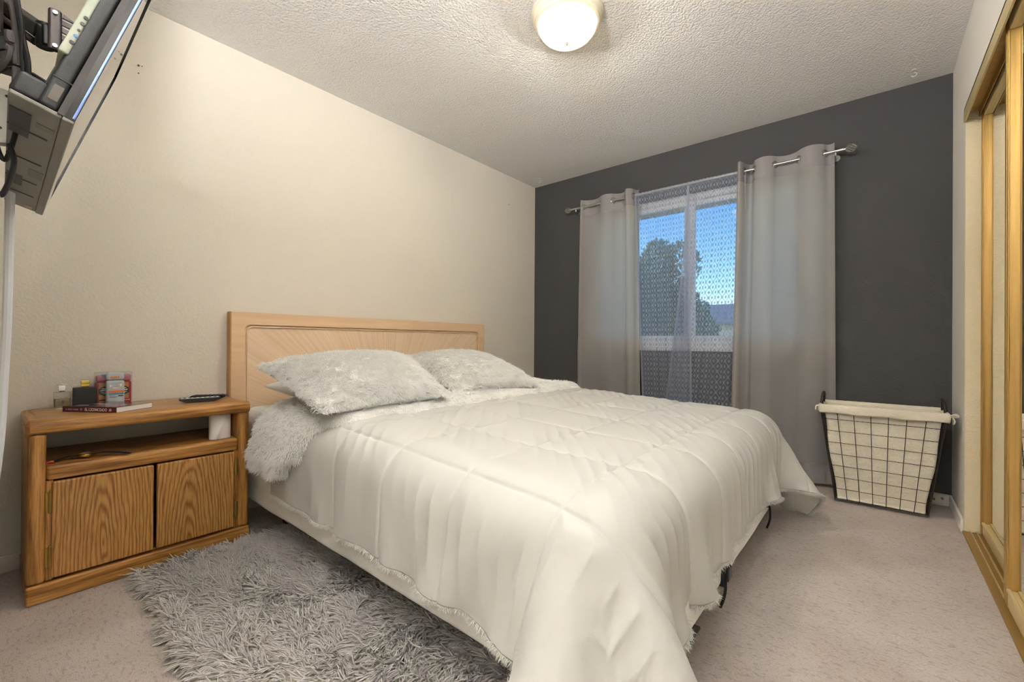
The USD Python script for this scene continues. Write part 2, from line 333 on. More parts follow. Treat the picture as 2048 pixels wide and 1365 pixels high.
M['glass'] = usdkit.material(stage, '/World/Looks/window_glass', {'t': ('transparent_bsdf', {'color': (.95, .97, 1.0)}), 'g': ('glossy_bsdf', {'roughness': .0, 'color': (1, 1, 1)}), 'f': ('fresnel', {'IOR': 1.45}), 'm': ('mix_closure', {})},
    [('f.fac', 'm.fac'), ('t.BSDF', 'm.closure1'), ('g.BSDF', 'm.closure2')], surface='m.closure')
M['lamp_glass'] = usdkit.material(stage, '/World/Looks/lamp_glass', {'t': ('transparent_bsdf', {'color': (1, .97, .9)}), 'l': ('translucent_bsdf', {'color': lin('ffdf98')}), 'd': ('diffuse_bsdf', {'color': lin('fff4dd')}),
    'a': ('mix_closure', {'fac': .35}), 'm': ('mix_closure', {'fac': .07})}, [('l.BSDF', 'a.closure1'), ('d.BSDF', 'a.closure2'), ('t.BSDF', 'm.closure1'), ('a.closure', 'm.closure2')], surface='m.closure')
M['bulb'] = usdkit.material(stage, '/World/Looks/bulb_light', {'e': ('emission', {'color': (1.0, .98, .945), 'strength': 260.0*LAMP_POWER})}, surface='e.emission')
M['clear_glass'] = usdkit.material(stage, '/World/Looks/clear_glass', {'p': ('principled_bsdf', {'transmission_weight': 1.0, 'roughness': .0, 'ior': 1.45, 'base_color': (.97, .98, .97)})}, surface='p.BSDF')

# ================================================================= THE SETTING
XL, XR, YB, YF, HC = -2.593, .336, 3.46, -.02, 2.44
T = .12
floor_ = struct('floor', bx(XL-.15, 1.3, -1.6, YB+T, -.12, 0), M['carpet'])
struct('ceiling', bx(XL-.15, 1.3, -1.6, YB+T, HC, HC+.1), M['ceiling'])
struct('wall_left', bx(XL-T, XL, YF-T, YB+T, 0, HC), M['cream'])
WX0, WX1, WZ0, WZ1 = -1.95, -.22, .868, 2.075
wb = cat_([bx(XL, WX0, YB, YB+T, 0, HC), bx(WX1, XR+.7, YB, YB+T, 0, HC), bx(WX0, WX1, YB, YB+T, 0, WZ0), bx(WX0, WX1, YB, YB+T, WZ1, HC)])
struct('wall_back', wb, M['charcoal'])
# front wall and hall out of view; doorway opened wide to pass the fill light
DX0, DX1 = -.98, .30
struct('wall_front', cat_([bx(XL, DX0, YF-T, YF, 0, HC), bx(DX1, 1.2, YF-T, YF, 0, HC)]), M['cream'])
struct('wall_hall', cat_([bx(XL, 1.2, -1.42, -1.3, 0, HC), bx(1.08, 1.2, -1.3, YF-T, 0, HC), bx(XL-.0, XL+.12, -1.3, YF-T, 0, HC)]), M['white_wall'])
# right wall: pier, lintel, closet returns
CY0, CY1, CZ = .62, 3.02, 2.045
struct('wall_right', cat_([bx(XR, XR+.12, CY1, YB, 0, HC), bx(XR, XR+.12, YF, CY0, 0, HC), bx(XR, XR+.12, CY0, CY1, CZ, HC)]), M['white_wall'])
struct('wall_closet', cat_([bx(XR+.119, XR+.7, CY1, CY1+.1, 0, HC), bx(XR+.119, XR+.7, CY0-.1, CY0, 0, HC), bx(XR+.7, XR+.8, CY0-.1, CY1+.1, 0, HC), bx(XR+.0005, XR+.118, CY1-.004, CY1+.001, .012, CZ)]), M['jamb'])
# baseboards
def baseboard(name, x0, x1, y0, y1): struct(name, rbox(x0, x1, y0, y1, 0, .066, .004, 8), M['trim'])
baseboard('baseboard_left', XL, XL+.012, YF, YB)
baseboard('baseboard_back', XL+.012, XR-.012, YB-.012, YB)
baseboard('baseboard_right', XR-.012, XR, CY1+.0, YB)
baseboard('baseboard_front', XL+.012, DX0, YF, YF+.012)
# window: vinyl slider with two panes
win = struct_group('window_1', (WX0, YB, WZ0))
yw0, yw1 = YB+.045, YB+.105
fr = sbox(WX0, WZ0, WX1, WZ1).difference(sbox(WX0+.05, WZ0+.05, WX1-.05, WZ1-.05))
obj('window_frame', extrude(fr, yw1-yw0, xz_at(yw1)), M['vinyl'], win)
for k, (a, b, dy) in enumerate([(WX0+.05, -1.075, .0), (-1.165, WX1-.05, .024)]):
    sh = sbox(a, WZ0+.05, b, WZ1-.05).difference(sbox(a+.055, WZ0+.10, b-.055, WZ1-.085))
    s_ = obj('sash', extrude(sh, .024, xz_at(yw0+.030+dy)), M['vinyl'], win)
    obj('pane', bx(a+.05, b-.05, yw0+.016+dy, yw0+.020+dy, WZ0+.095, WZ1-.08), M['glass'], win)
obj('latch', rbox(-1.11, -1.085, yw0-.012, yw0+.006, 1.42, 1.50, .004), M['vinyl'], win)
obj('window_sill', rbox(WX0+.002, WX1-.002, YB-.004, yw0, WZ0-.02, WZ0+.006, .004), M['vinyl'], win)

# closet doors: two sliding mirrors in anodised frames, tracks above and below
trim = struct_group('trim_1', (XR, CY0, 0))
hx = XR-.006
obj('header_fascia', bx(hx, hx+.006, CY0, CY1, 1.985, CZ+.004), M['gold_pale'], trim)
obj('header_lip', bx(hx, hx+.012, CY0, CY1, CZ-.004, CZ+.004), M['gold_dull'], trim)
obj('header_channel', cat_([bx(hx+.006, XR+.10, CY0, CY1, 2.034, CZ), bx(XR+.044, XR+.047, CY0, CY1, 2.0, 2.034), bx(XR+.085, XR+.088, CY0, CY1, 2.0, 2.034)]), M['gold'], trim)
obj('bottom_track', bx(XR-.006, XR+.105, CY0, CY1, 0, .010), M['gold_dull'], trim)
for xx in (XR+.018, XR+.040, XR+.060, XR+.084): obj('track_rib', bx(xx, xx+.003, CY0, CY1, .010, .020), M['gold_pale'], trim)
def mirror_door(name, x, y0, y1):
    """Front face of the stiles at x, seen from the room; the glass lies 18 mm behind."""
    d = struct_group(name, (x, y0, .02))
    z0, z1, w = .022, 2.028, .045
    for ya, yb in ((y0, y0+w), (y1-w, y1)):
        g = cat_([bx(x+.004, x+.03, ya, yb, z0, z1), rbox(x, x+.008, ya, ya+.012, z0, z1, .003, 8), rbox(x-.001, x+.008, ya+.017, ya+.029, z0, z1, .003, 8), rbox(x, x+.008, yb-.012, yb, z0, z1, .003, 8)])
        obj('stile', g, M['gold'], d)
    obj('bottom_rail', cat_([rbox(x+.002, x+.028, y0+w, y1-w, z0, z0+.055, .004, 8), rbox(x-.001, x+.010, y0+w, y1-w, z0+.047, z0+.060, .003, 8)]), M['gold_pale'], d)
    obj('top_rail', rbox(x+.002, x+.028, y0+w, y1-w, z1-.045, z1, .004, 8), M['gold_pale'], d)
    obj('mirror', bx(x+.017, x+.022, y0+w-.005, y1-w+.005, z0+.05, z1-.04), M['mirror'], d)
    obj('backing', bx(x+.022, x+.026, y0+w-.005, y1-w+.005, z0+.05, z1-.04), M['gold_dull'], d)
mirror_door('door_1', XR+.012, 1.00, 2.265)
mirror_door('door_2', XR+.052, 1.78, 3.015)

# added fill lamp behind the camera, bouncing light off the ceiling
hl = thing('hall_lamp', 'added fill lamp out of view in the hall, a white torchiere shining up to the ceiling', 'floor lamp', (-.42, -.22, 0))
obj('base', lathe([(0, .02), (.10, .018), (.13, .01), (.13, 0), (0, 0)], (-.42, -.22, 0), 32), M['trim'], hl)
obj('pole', cyl((-.42, -.22, .015), (-.42, -.22, 1.87), .011, 16), M['trim'], hl)
M['globe'] = usdkit.material(stage, '/World/Looks/fill_bulb_light', {'e': ('emission', {'color': FILL_COLOR, 'strength': FILL_POWER})}, surface='e.emission')
obj('bowl_shade', lathe([(0, -.02), (.06, -.01), (.12, .03), (.17, .112), (.174, .112), (.124, .022), (.062, -.018), (0, -.028), (0, -.02)], (-.42, -.22, 1.89), 40), M['trim'], hl, smooth=True)
obj('bulb', trimesh.creation.icosphere(3, .045).apply_translation([-.42, -.22, 2.0]), M['globe'], hl, smooth=True)

# small things on the shell
nail = thing('wall_nail', 'small dark nail marks high on the cream wall beside the television', 'nail', (XL, .431, 2.15))
for dy, z, r in ((0, 2.163, .004), (0, 2.128, .0025), (-.045, 2.181, .002), (-.05, 2.168, .0018), (.012, 2.165, .002)):
    obj('nail_head', cyl((XL-.001, .431+dy, z), (XL+.006, .431+dy, z-.002), r, 8), M['steel_grey'], nail)
nail2 = obj('wall_nail', cat_([cyl((XL-.001, 3.053, 2.173), (XL+.01, 3.053, 2.175), .002, 8), cyl((XL+.01, 3.053, 2.175), (XL+.012, 3.053, 2.175), .004, 8)]), M['screw'], label='single small nail in the cream wall near the dark wall corner', cat='nail')
def ceiling_hook(x, y, label):
    h = thing('ceiling_hook', label, 'hook', (x, y, HC))
    obj('hook_plate', cyl((x, y, HC-.004), (x, y, HC), .011, 16), M['trim'], h)
    a = np.linspace(PI*.5, -PI*.9, 12)
    obj('hook_wire', tube([[x, y, HC-.002], [x, y, HC-.014]]+[[x+.011*math.cos(t), y, HC-.026+.011*math.sin(t)] for t in a], .002, 6, 3), M['trim'], h)
ceiling_hook(-2.412, 3.293, 'small white ceiling hook above the headboard corner')
ceiling_hook(.165, 3.288, 'small white ceiling hook above the laundry basket corner')
bp = thing('cable_outlet', 'small white cable outlet on the baseboard behind the laundry basket', 'outlet', (.25, YB-.012, .02))
obj('outlet_plate', rbox(.215, .318, YB-.022, YB-.012, .012, .064, .004, 8), M['plate_white'], bp)
for xx in (.262, .296): obj('jack', cyl((xx, YB-.030, .044 if xx > .28 else .034), (xx, YB-.02, .044 if xx > .28 else .034), .006, 12), M['cable_grey'], bp)
obj('slot', bx(.226, .246, YB-.024, YB-.021, .020, .036), M['black_plastic'], bp)

# ================================================================= OUTSIDE THE WINDOW
M['ground'] = mat('dry_ground', '8c8468', .95, var=(2, '6f7550'))
M['stucco'] = mat('stucco', 'd8cba6', .9)
M['soffit'] = mat('soffit_paint', 'e9e2c4', .8)
M['roof'] = mat('grey_roof', '7c7470', .9, var=(8, '8d827a'))
M['bark'] = mat('bark', '5d4a38', .9)
M['leaf'] = usdkit.material(stage, '/World/Looks/leaf', {'d': ('diffuse_bsdf', {'color': lin('4b5f2c')}), 't': ('translucent_bsdf', {'color': lin('6f8a35')}), 'm': ('mix_closure', {'fac': .3})}, [('d.BSDF', 'm.closure1'), ('t.BSDF', 'm.closure2')], surface='m.closure')
struct('ground', bx(-40, 30, YB+T+.0, 60, -.35, -.25), M['ground'])
eave = thing('roof_eave', 'pale painted roof eave with fascia board seen above the window glass', 'eave', (-1, YB+T, 2.15))
obj('soffit', bx(-4, 1.5, YB+T, 4.20, 2.15, 2.17), M['soffit'], eave)
obj('fascia', bx(-4, 1.5, 4.18, 4.205, 2.15, 2.34), M['soffit'], eave)
obj('roof_deck', bx(-4, 1.5, YB+T-.1, 4.24, 2.34, 2.37), M['roof'], eave)
hs = thing('neighbour_house', 'low house with a grey brown roof beyond the garden, seen through the lace', 'house', (-6, 28, -.25))
obj('house_wall', bx(-13.5, 2.5, 28, 36, -.25, 2.3), M['stucco'], hs)
rp = Polygon([(27.3, 2.2), (32, 3.6), (36.7, 2.2), (36.7, 2.05), (27.3, 2.05)])
obj('house_roof', extrude(rp, 17.2, yz_at(-14.1)), M['roof'], hs)
def tree(label, c, r, n, seed, trunk):
    t = thing('garden_tree', label, 'tree', (c[0], c[1], -.25))
    obj('trunk', tube([[c[0], c[1], -.3], [c[0]+.08, c[1], .8], [c[0]-.05, c[1]+.05, c[2]]], [trunk, trunk*.8, trunk*.4], 8, 4), M['bark'], t)
    g = np.random.default_rng(seed)
    blobs = g.normal(0, 1, (26, 3)); blobs /= np.linalg.norm(blobs, axis=1, keepdims=True); blobs = blobs*g.uniform(.35, .85, (26, 1))*np.array(r)+np.array(c)
    b = blobs[g.integers(0, 26, n)]
    d = g.normal(0, 1, (n, 3)); d /= np.linalg.norm(d, axis=1, keepdims=True)
    p = b+d*np.array(r)*.40*g.uniform(.5, 1, (n, 1))**.5
    a = g.normal(0, 1, (n, 3)); a /= np.linalg.norm(a, axis=1, keepdims=True); q = np.cross(a, g.normal(0, 1, (n, 3))); q /= np.linalg.norm(q, axis=1, keepdims=True)
    s = g.uniform(.055, .095, (n, 1))
    V = np.stack([p-a*s, p+q*s*.5, p+a*s, p-q*s*.5], 1).reshape(-1, 3)
    k = np.arange(n)[:, None]*4
    obj('foliage', (V, np.vstack([k+[0, 1, 2], k+[0, 2, 3]])), M['leaf'], t, smooth=False, kind='stuff')
tree('leafy dark tree standing in the garden left of the window mullion', (-5.05, 14, 1.95), (1.5, 1.4, 1.95), 17000, 5, .16)
tree('lower bushy tree beyond the mullion in the right window pane', (-5.85, 19.5, 1.45), (.75, .7, 1.25), 6000, 8, .1)

# ================================================================= BED
BX0, BX1, BY0, BY1 = -2.50, -.375, .805, 2.665       # box spring footprint
HX = XL+.06                                           # front of the headboard
bed = thing('bed_frame', 'low bed frame with pale beech sunburst headboard against the cream wall', 'bed', (HX, .80, 0))
hb = thing('headboard', None, None, (HX, .80, 0), parent=bed)
hy0, hy1, hz = .797, 2.677, 1.056
out = sbox(hy0, .02, hy1, hz)
inn = sbox(hy0+.062, .02-.1, hy1-.062, hz-.062).buffer(.0)
inn_r = Polygon([(hy0+.062, -.1), (hy0+.062, hz-.062-.03)]+[(hy0+.062+.03-.03*math.cos(t), hz-.062-.03+.03*math.sin(t)) for t in np.linspace(0, PI/2, 8)]+[(hy1-.062-.03+.03*math.sin(t), hz-.062-.03+.03*math.cos(t)) for t in np.linspace(0, PI/2, 8)]+[(hy1-.062, -.1)])
rail = out.difference(inn_r)
for nm, clip in (('top_rail', sbox(hy0, hz-.062, hy1, hz)), ('post', sbox(hy0, 0, hy0+.062, hz-.062)), ('post', sbox(hy1-.062, 0, hy1, hz-.062)), ('corner_block', sbox(hy0+.062, hz-.1, hy0+.1, hz-.062)), ('corner_block', sbox(hy1-.1, hz-.1, hy1-.062, hz-.062))):
    g = rail.intersection(clip)
    obj(nm, extrude(g, .042, yz_at(HX-.045)), M['beech_edge'] if nm == 'edge' else M['beech'], hb)
obj('edge_band', cat_([bx(HX-.052, HX-.006, hy0-.005, hy0+.001, .02, hz), bx(HX-.052, HX-.006, hy1-.001, hy1+.005, .02, hz)]), M['beech_edge'], hb)
obj('panel', bx(HX-.035, HX-.016, hy0+.05, hy1-.05, .3, hz-.05), M['beech_panel'], hb)
for off, r in ((.006, .0055), (.020, .004)):
    y0, y1, z1, rr = hy0+.062+off-.006, hy1-.062-off+.006, hz-.062-off+.006, .03
    path = [[HX-.006-off*.3, y0, .3], [HX-.006-off*.3, y0, z1-rr]]+[[HX-.006-off*.3, y0+rr-rr*math.cos(t), z1-rr+rr*math.sin(t)] for t in np.linspace(.1, PI/2, 7)]+[[HX-.006-off*.3, y1-rr+rr*math.sin(t), z1-rr+rr*math.cos(t)] for t in np.linspace(0, PI/2-.1, 7)]+[[HX-.006-off*.3, y1, z1-rr], [HX-.006-off*.3, y1, .3]]
    obj('moulding', tube(path, r, 8, curve=False), M['beech'], hb)
# metal frame
for y in (BY0+.16, BY1-.16): obj('side_rail', bx(BX0+.03, BX1-.12, y-.016, y+.016, .098, .131), M['steel_dark'], bed)
for x in (BX0+.25, -1.42, BX1-.16): obj('cross_rail', bx(x-.016, x+.016, BY0+.14, BY1-.14, .075, .098), M['steel_dark'], bed)
for x in (BX0+.25, -1.42, -.60):
    for y in (BY0+.16, 1.74, BY1-.16):
        obj('leg', cat_([cyl((x, y, 0.012), (x, y, .09), .016, 12), cyl((x, y, 0), (x, y, .014), .026, 16)]), M['steel_dark'], bed)
for y, s in ((1.54, .85), (2.285, .45)):
    g = cat_([rbox(BX1-.02, BX1+.012, y-.045*s, y+.045*s, .20-.085*s, .215, .006, 8), rbox(BX1-.01, BX1+.020, y-.028*s, y+.028*s, .20-.07*s, .185, .006, 8)])
    obj('corner_guard', g, M['black_plastic'], bed)
    obj('strap', tube([[BX1+.012, y-.040*s, .175], [BX1+.016, y-.056*s, .13], [BX1+.012, y-.066*s, .10], [BX1+.004, y-.07*s, .075]], .0045, 6, 5), M['steel_dark'], bed)

def settle(P):
    """The bed is a little lower towards its foot."""
    P = np.array(P, float); t = np.clip((P[..., 0]+2.0)/1.55, 0, 1); t = t*t*(3-2*t)
    P[..., 2] *= 1-.085*t
    return P
def soft_block(x0, x1, y0, y1, z0, z1, r, amp=.004, seed=0):
    s = m3.Manifold.sphere(r, 20)
    m = m3.Manifold.batch_hull([s.translate([x, y, z]) for x in (x0+r, x1-r) for y in (y0+r, y1-r) for z in (z0+r, z1-r)]).refine_to_length(.045)
    t = tm(m); v = np.array(t.vertices)
    v += (np.stack([meshkit.fbm(v*7+3*k, 3, seed+k) for k in range(3)], -1)-.5)*amp*2
    return trimesh.Trimesh(settle(v), t.faces, process=False)
obj('box_spring', soft_block(BX0, BX1, BY0, BY1, .132, .33, .03, .004, 1), M['sheet'], smooth=True, label='white cloth covered box spring low under the comforter', cat='box spring')
obj('mattress', soft_block(BX0+.01, BX1-.04, BY0+.02, BY1-.02, .335, .57, .06, .002, 2), M['sheet'], smooth=True, label='thick white mattress hidden under the comforter', cat='mattress')

def drape():
    """Cloth settling over the mattress: position based dynamics on a coarse grid."""
    h = .036; x0, yc = -2.0, 1.74
    nx, ny = 54, 70
    X = x0+np.arange(nx)*h; Yv = yc+(np.arange(ny)-(ny-1)/2)*h
    P = np.stack([*np.meshgrid(X, Yv, indexing='ij'), np.full((nx, ny), .615)], -1)
    P[..., 2] += np.random.default_rng(3).normal(0, .002, (nx, ny))
    V = np.zeros_like(P)
    lo, hi = np.array([-2.6, .82, .1]), np.array([-.405, 2.65, .575]); R, off = .1, .035
    c, he = (lo+hi)/2, (hi-lo)/2-R
    V3 = lambda *p: np.array(p)
    cones = [(V3(-.55, .97, .47), V3(-.46, .84, .0), .12, .20), (V3(-.64, .96, .47), V3(-.60, .84, .0), .12, .17), (V3(-.53, 1.06, .47), V3(-.46, 1.06, .0), .12, .17), (V3(-.53, 2.50, .47), V3(-.47, 2.60, .0), .12, .18)]
    def collide(P, Q):
        d = P-c; q = np.abs(d)-he; s = np.sign(d); o = np.maximum(q, 0); L = np.linalg.norm(o, axis=-1); ins = q.max(-1)
        dist = np.where(L > 1e-9, L, ins)-R-off
        k = np.argmax(q, -1); ax = np.zeros_like(P); np.put_along_axis(ax, k[..., None], np.take_along_axis(s, k[..., None], -1), -1)
        n = np.where((L > 1e-9)[..., None], s*o/np.maximum(L, 1e-9)[..., None], ax)
        pen = np.minimum(dist, 0); hit = pen < 0
        P = P-n*pen[..., None]
        mv = P-Q; t = mv-(mv*n).sum(-1, keepdims=True)*n
        P = P-np.where(hit[..., None], t*.6, 0)
        for A, B, ra, rb in cones:      # the thick quilting keeps the corners from folding flat
            ab = B-A; t = np.clip(((P-A)@ab)/(ab@ab), 0, 1); e = P-(A+t[..., None]*ab); L = np.linalg.norm(e, axis=-1)
            P = P-(e/np.maximum(L, 1e-6)[..., None])*np.minimum(L-(ra+(rb-ra)*t), 0)[..., None]
        P[..., 2] = np.maximum(P[..., 2], .03)
        return P
    cons = []
    I, J = np.meshgrid(np.arange(nx), np.arange(ny), indexing='ij')
    for di, dj, k in ((1, 0, 1.), (0, 1, 1.), (1, 1, .5), (1, -1, .5), (2, 0, .25), (0, 2, .25), (4, 0, .12), (0, 4, .12)):
        ok = (I+di < nx) & (J+dj < ny) & (J+dj >= 0)
        col = (I//di) % 2 if di else (J//dj) % 2
        for q in (0, 1):
            m = ok & (col == q); cons.append(((I*ny+J)[m], ((I+di)*ny+J+dj)[m], h*math.hypot(di, dj), k))
    dt = .016
    for st in range(260):
        V[..., 2] -= 9.8*dt; V *= .97 if st < 180 else .9
        Q = P; P = P+V*dt; F = P.reshape(-1, 3)
        for it in range(7):
            for a, b, l, k in cons:
                d = F[b]-F[a]; L = np.sqrt((d*d).sum(1)); w = (k*.5*(L-l)/np.maximum(L, 1e-9))[:, None]*d
                F[a] += w; F[b] -= w
            if it % 3 == 2 or it == 6: F = collide(F.reshape(nx, ny, 3), Q).reshape(-1, 3)
        P = F.reshape(nx, ny, 3)
        if st > 60: P[:3] = Q[:3]
        V = (P-Q)/dt
        sp = np.linalg.norm(V, axis=-1, keepdims=True); V *= np.minimum(1, 2/np.maximum(sp, 1e-9))
    return P, X, Yv
P0, FX, FY = drape()
UP = 8
def upsample(P, k):
    n, m = P.shape[:2]
    return np.stack([ndimage.map_coordinates(P[..., q], np.meshgrid(np.linspace(0, n-1, (n-1)*k+1), np.linspace(0, m-1, (m-1)*k+1), indexing='ij'), order=3, mode='nearest') for q in range(3)], -1)
Ps = np.stack([ndimage.gaussian_filter(P0[..., q], .8, mode='nearest') for q in range(3)], -1)
Ps[0], Ps[-1], Ps[:, 0], Ps[:, -1] = P0[0], P0[-1], P0[:, 0], P0[:, -1]
C = settle(upsample(Ps, UP))
NC = grid_normals(C)
fa, fb = np.meshgrid(np.linspace(FX[0], FX[-1], C.shape[0]), np.linspace(FY[0], FY[-1], C.shape[1]), indexing='ij')   # cloth coordinates
SP = .30
da = np.abs((fa+.585+SP/2) % SP-SP/2); db = np.abs((fb-.87+SP/2) % SP-SP/2)
db = np.where(fb < .66, .5, db); da = np.where(fa > -.42, .5, da); seam = np.minimum(da, db)
puff = .009*(1-np.exp(-(seam/.035)**1.0))
line = -.0045*np.exp(-(seam/.0055)**2)
top = np.clip((NC[..., 2]-.3)/.5, 0, 1)
diag = (-.63*fa+.77*fb); cross = (.77*fa+.63*fb)
near_seam = np.exp(-(np.minimum(da*1.3, db)/.075)**2)
wr = (1-2*np.abs(np.sin(cross*PI/.050+3.2*noise2(fa, fb, 3.5, 1)))**.7)*np.clip(noise2(fa, fb, 4.5, 2, 2)*3.8+.55, 0, 1)
wrinkle = .0052*wr*top*(.3+.7*near_seam)*np.clip((fa+1.75)/.3, 0, 1)*np.clip((-.42-fa)/.2, .15, 1)
side = 1-top
along = np.where(np.abs(NC[..., 1]) > np.abs(NC[..., 0]), fa, fb)
drop = np.clip((.62-C[..., 2])/.35, 0, 1)
folds = .009*side*drop*(np.sin(along*2*PI/.24+6*noise2(fa, fb, 2.2, 5))*np.clip(noise2(fa, fb, 2.5, 6, 2)*3+.5, 0, 1)+0)
fine = np.clip((np.abs(np.abs(NC[..., 1])-np.abs(NC[..., 0]))-.15)/.35, 0, 1)*np.clip((.60-C[..., 2])/.10, 0, 1)*side*np.clip((C[..., 2]-.2)/.1, .3, 1)
folds = folds+.0042*fine*(1-2*np.abs(np.sin(along*PI/.062+3.5*noise2(fa, fb, 2.5, 7)))**.75)*np.clip(noise2(fa, fb, 3.2, 8, 2)*3.6+.35, 0, 1)
lump = .010*noise2(fa, fb, 3.2, 9, 3)
C = C+NC*((puff+line)*np.clip((fa+1.75)/.3, .15, 1)+wrinkle+folds+lump)[..., None]
C[..., 2] = np.maximum(C[..., 2], .02)
NC = grid_normals(C)
comf = thing('comforter', 'white quilted comforter draped over the bed with its plush edge folded back', 'comforter', (-1.2, 1.74, .6))
# outer cloth with a rolled edge down to the lining
edge_i = np.vstack([C[:1], C, C[-1:]]); 
def with_hem(C, N, d=.018):
    G = np.pad(C, ((1, 1), (1, 1), (0, 0)), mode='edge'); NN = np.pad(N, ((1, 1), (1, 1), (0, 0)), mode='edge')
    G[0] -= NN[0]*d; G[-1] -= NN[-1]*d; G[1:-1, 0] -= NN[1:-1, 0]*d; G[1:-1, -1] -= NN[1:-1, -1]*d
    return G
obj('cover', grid(with_hem(C, NC)), M['comforter'], comf, smooth=True)
Lc = (C-NC*.016)[::4, ::4]
v_, f_ = grid(Lc); obj('lining', (v_, f_[:, ::-1]), M['lining'], comf, smooth=True)
# fuzzy hem: short plush along the near, foot and far edges
def hem_fringe(E, N, Tdown, n, seed):
    r = np.random.default_rng(seed); i = r.integers(0, len(E)-1, n); t = r.random((n, 1))
    p = E[i]*(1-t)+E[i+1]*t-N[i]*r.uniform(.0, .016, (n, 1)); d = Tdown[i]+r.normal(0, .45, (n, 3)); d /= np.linalg.norm(d, axis=1, keepdims=True)
    L = r.uniform(.008, .022, (n, 1)); return np.stack([p+d*L*a for a in (0, .5, 1)], 1)
fr = []
for E, N, inner, n, s in ((C[:, 0], NC[:, 0], C[:, 6], 12000, 1), (C[:, -1], NC[:, -1], C[:, -7], 4000, 2), (C[-1], NC[-1], C[-7], 12000, 3)):
    Td = E-inner; Td /= np.maximum(np.linalg.norm(Td, axis=-1, keepdims=True), 1e-6); fr.append(hem_fringe(E, N, Td, n, s))
curves('hem_plush', np.vstack(fr), np.array([.0020, .0016, .0005]), M['fur_hem'], comf)
# folded-back plush band at the pillows: cross-section over the bed, swept along it
R_, off_ = .1, .062
ylo, yhi, ztop = .82-off_, 2.65+off_, .575+off_
rr = R_+off_
prof, s_side = [], []
for t in np.linspace(0, 1, 26): prof.append((ylo-.012*math.sin(t*PI)-.01*(1-t), .345+(ztop-rr-.345)*t)); s_side.append((1-t)*(ztop-rr-.345)+.20)
for t in np.linspace(0, PI/2, 18)[1:]: prof.append((ylo+rr-rr*math.cos(t), ztop-rr+rr*math.sin(t))); s_side.append(.20*(1-t/(PI/2)))
for y in np.linspace(ylo+rr, yhi-rr, 90)[1:]: prof.append((y, ztop)); s_side.append(0)
for t in np.linspace(0, PI/2, 18)[1:]: prof.append((yhi-rr+rr*math.sin(t), ztop-rr+rr*math.cos(t))); s_side.append(.20*(t/(PI/2)))
for t in np.linspace(0, 1, 14)[1:]: prof.append((yhi, ztop-rr+(.40-ztop+rr)*t)); s_side.append(.20+t*.1)
prof, s_side = np.array(prof), np.array(s_side)
nu = 46
U = np.linspace(0, 1, nu)[:, None]
xf = -1.535-.46*(s_side/.45)**1.15+.012*np.sin(prof[:, 1]*0+np.arange(len(prof))*.35); xb = np.where(s_side > 0, -2.178+.03*np.exp(-s_side*6), -2.15)
FB = np.empty((nu, len(prof), 3))
FB[..., 0] = xb[None]+(xf-xb)[None]*U
FB[..., 1], FB[..., 2] = prof[:, 0][None], prof[:, 1][None]
NF = -grid_normals(FB)
if NF[nu//2, 70, 2] < 0: NF = -NF
FB = settle(FB); edge = np.minimum(U, 1-U); lift = -.044*np.exp(-(edge/.05)**1.0*1.3)
FB = FB+NF*(lift+.022*noise2(FB[..., 0], FB[..., 1]+FB[..., 2], 5, 11)+.006)[..., None]
NF = -grid_normals(FB)
if NF[nu//2, 70, 2] < 0: NF = -NF
obj('fold_back', grid(FB), M['lining'], comf, smooth=True, label='plush lining folded back over the top of the comforter')
pts, w = fur(FB, NF, 60000, .018, .0022, lean=(.5, -.15, -.8), spread=.4, seed=4, clump=.42, droop=.35)
curves('fold_plush', pts, w, M['fur'], comf)

# pillows
def pillow_grid(quad, thick, n=44, seed=0, both=1):
    BL, BR, TL, TR = map(np.asarray, quad)
    u = np.sin(np.linspace(-PI/2, PI/2, n)); U, V = np.meshgrid(u, u, indexing='ij')
    base = .25*((1-U)*(1-V))[..., None]*BL+.25*((1+U)*(1-V))[..., None]*BR+.25*((1-U)*(1+V))[..., None]*TL+.25*((1+U)*(1+V))[..., None]*TR
    nrm = np.cross(BR-BL, TL-BL); nrm /= np.linalg.norm(nrm)
    c = base.mean((0, 1)); pull = 1-.10*(U**2*(1-V**2)*.6+V**2*(1-U**2)*.9)[..., None]
    base = c+(base-c)*pull
    prof = np.sqrt(np.clip((1-U**2)*(1-V**2), 0, 1))**.85
    h = thick*prof*(1+.35*noise2(U, V, 1.6, seed, 2))+.008*noise2(U, V, 5, seed+3)*prof
    sag = -.02*prof
    return base, nrm, h, sag
def pillow(name, quad, thick, label, seed, hairs, group=None, m='lining', hair_len=.018, grp=None):
    base, nrm, h, sag = pillow_grid(quad, thick, seed=seed)
    A, B = base+nrm*h[..., None], base-nrm*(h*.8)[..., None]
    t = thing(name, label, 'pillow', base.mean((0, 1)), group=group)
    v1, f1 = grid(A); v2, f2 = grid(B)
    F = np.vstack([f1[:, ::-1], f2+len(v1)]); mm = trimesh.Trimesh(np.vstack([v1, v2]), F, process=False); mm.merge_vertices()
    if mm.volume < 0: mm.invert()
    obj('pillow_case', mm, M[m], t, smooth=True)
    N = grid_normals(A); N = N if (N[22, 22]@nrm) > 0 else -N
    if hairs:
        pts, w = fur(A, N, hairs, .019, .0022, lean=(.75, -.25, -.45), spread=.38, seed=seed, clump=.38, droop=.3)
        curves('plush', pts, w, M['fur'], t)
    return t
pillow('sleeping_pillow', ((-2.02, .93, .655), (-2.0, 1.55, .66), (-2.42, .91, .67), (-2.42, 1.55, .69)), .075, 'plain white cotton pillow tucked under the left plush pillow', 21, 0, m='sheet')
pillow('plush_pillow', ((-1.555, .775, .642), (-1.56, 1.40, .655), (-2.17, .79, .79), (-2.15, 1.54, .825)), .105, 'fluffy white plush pillow at the near side beside the nightstand', 22, 42000)
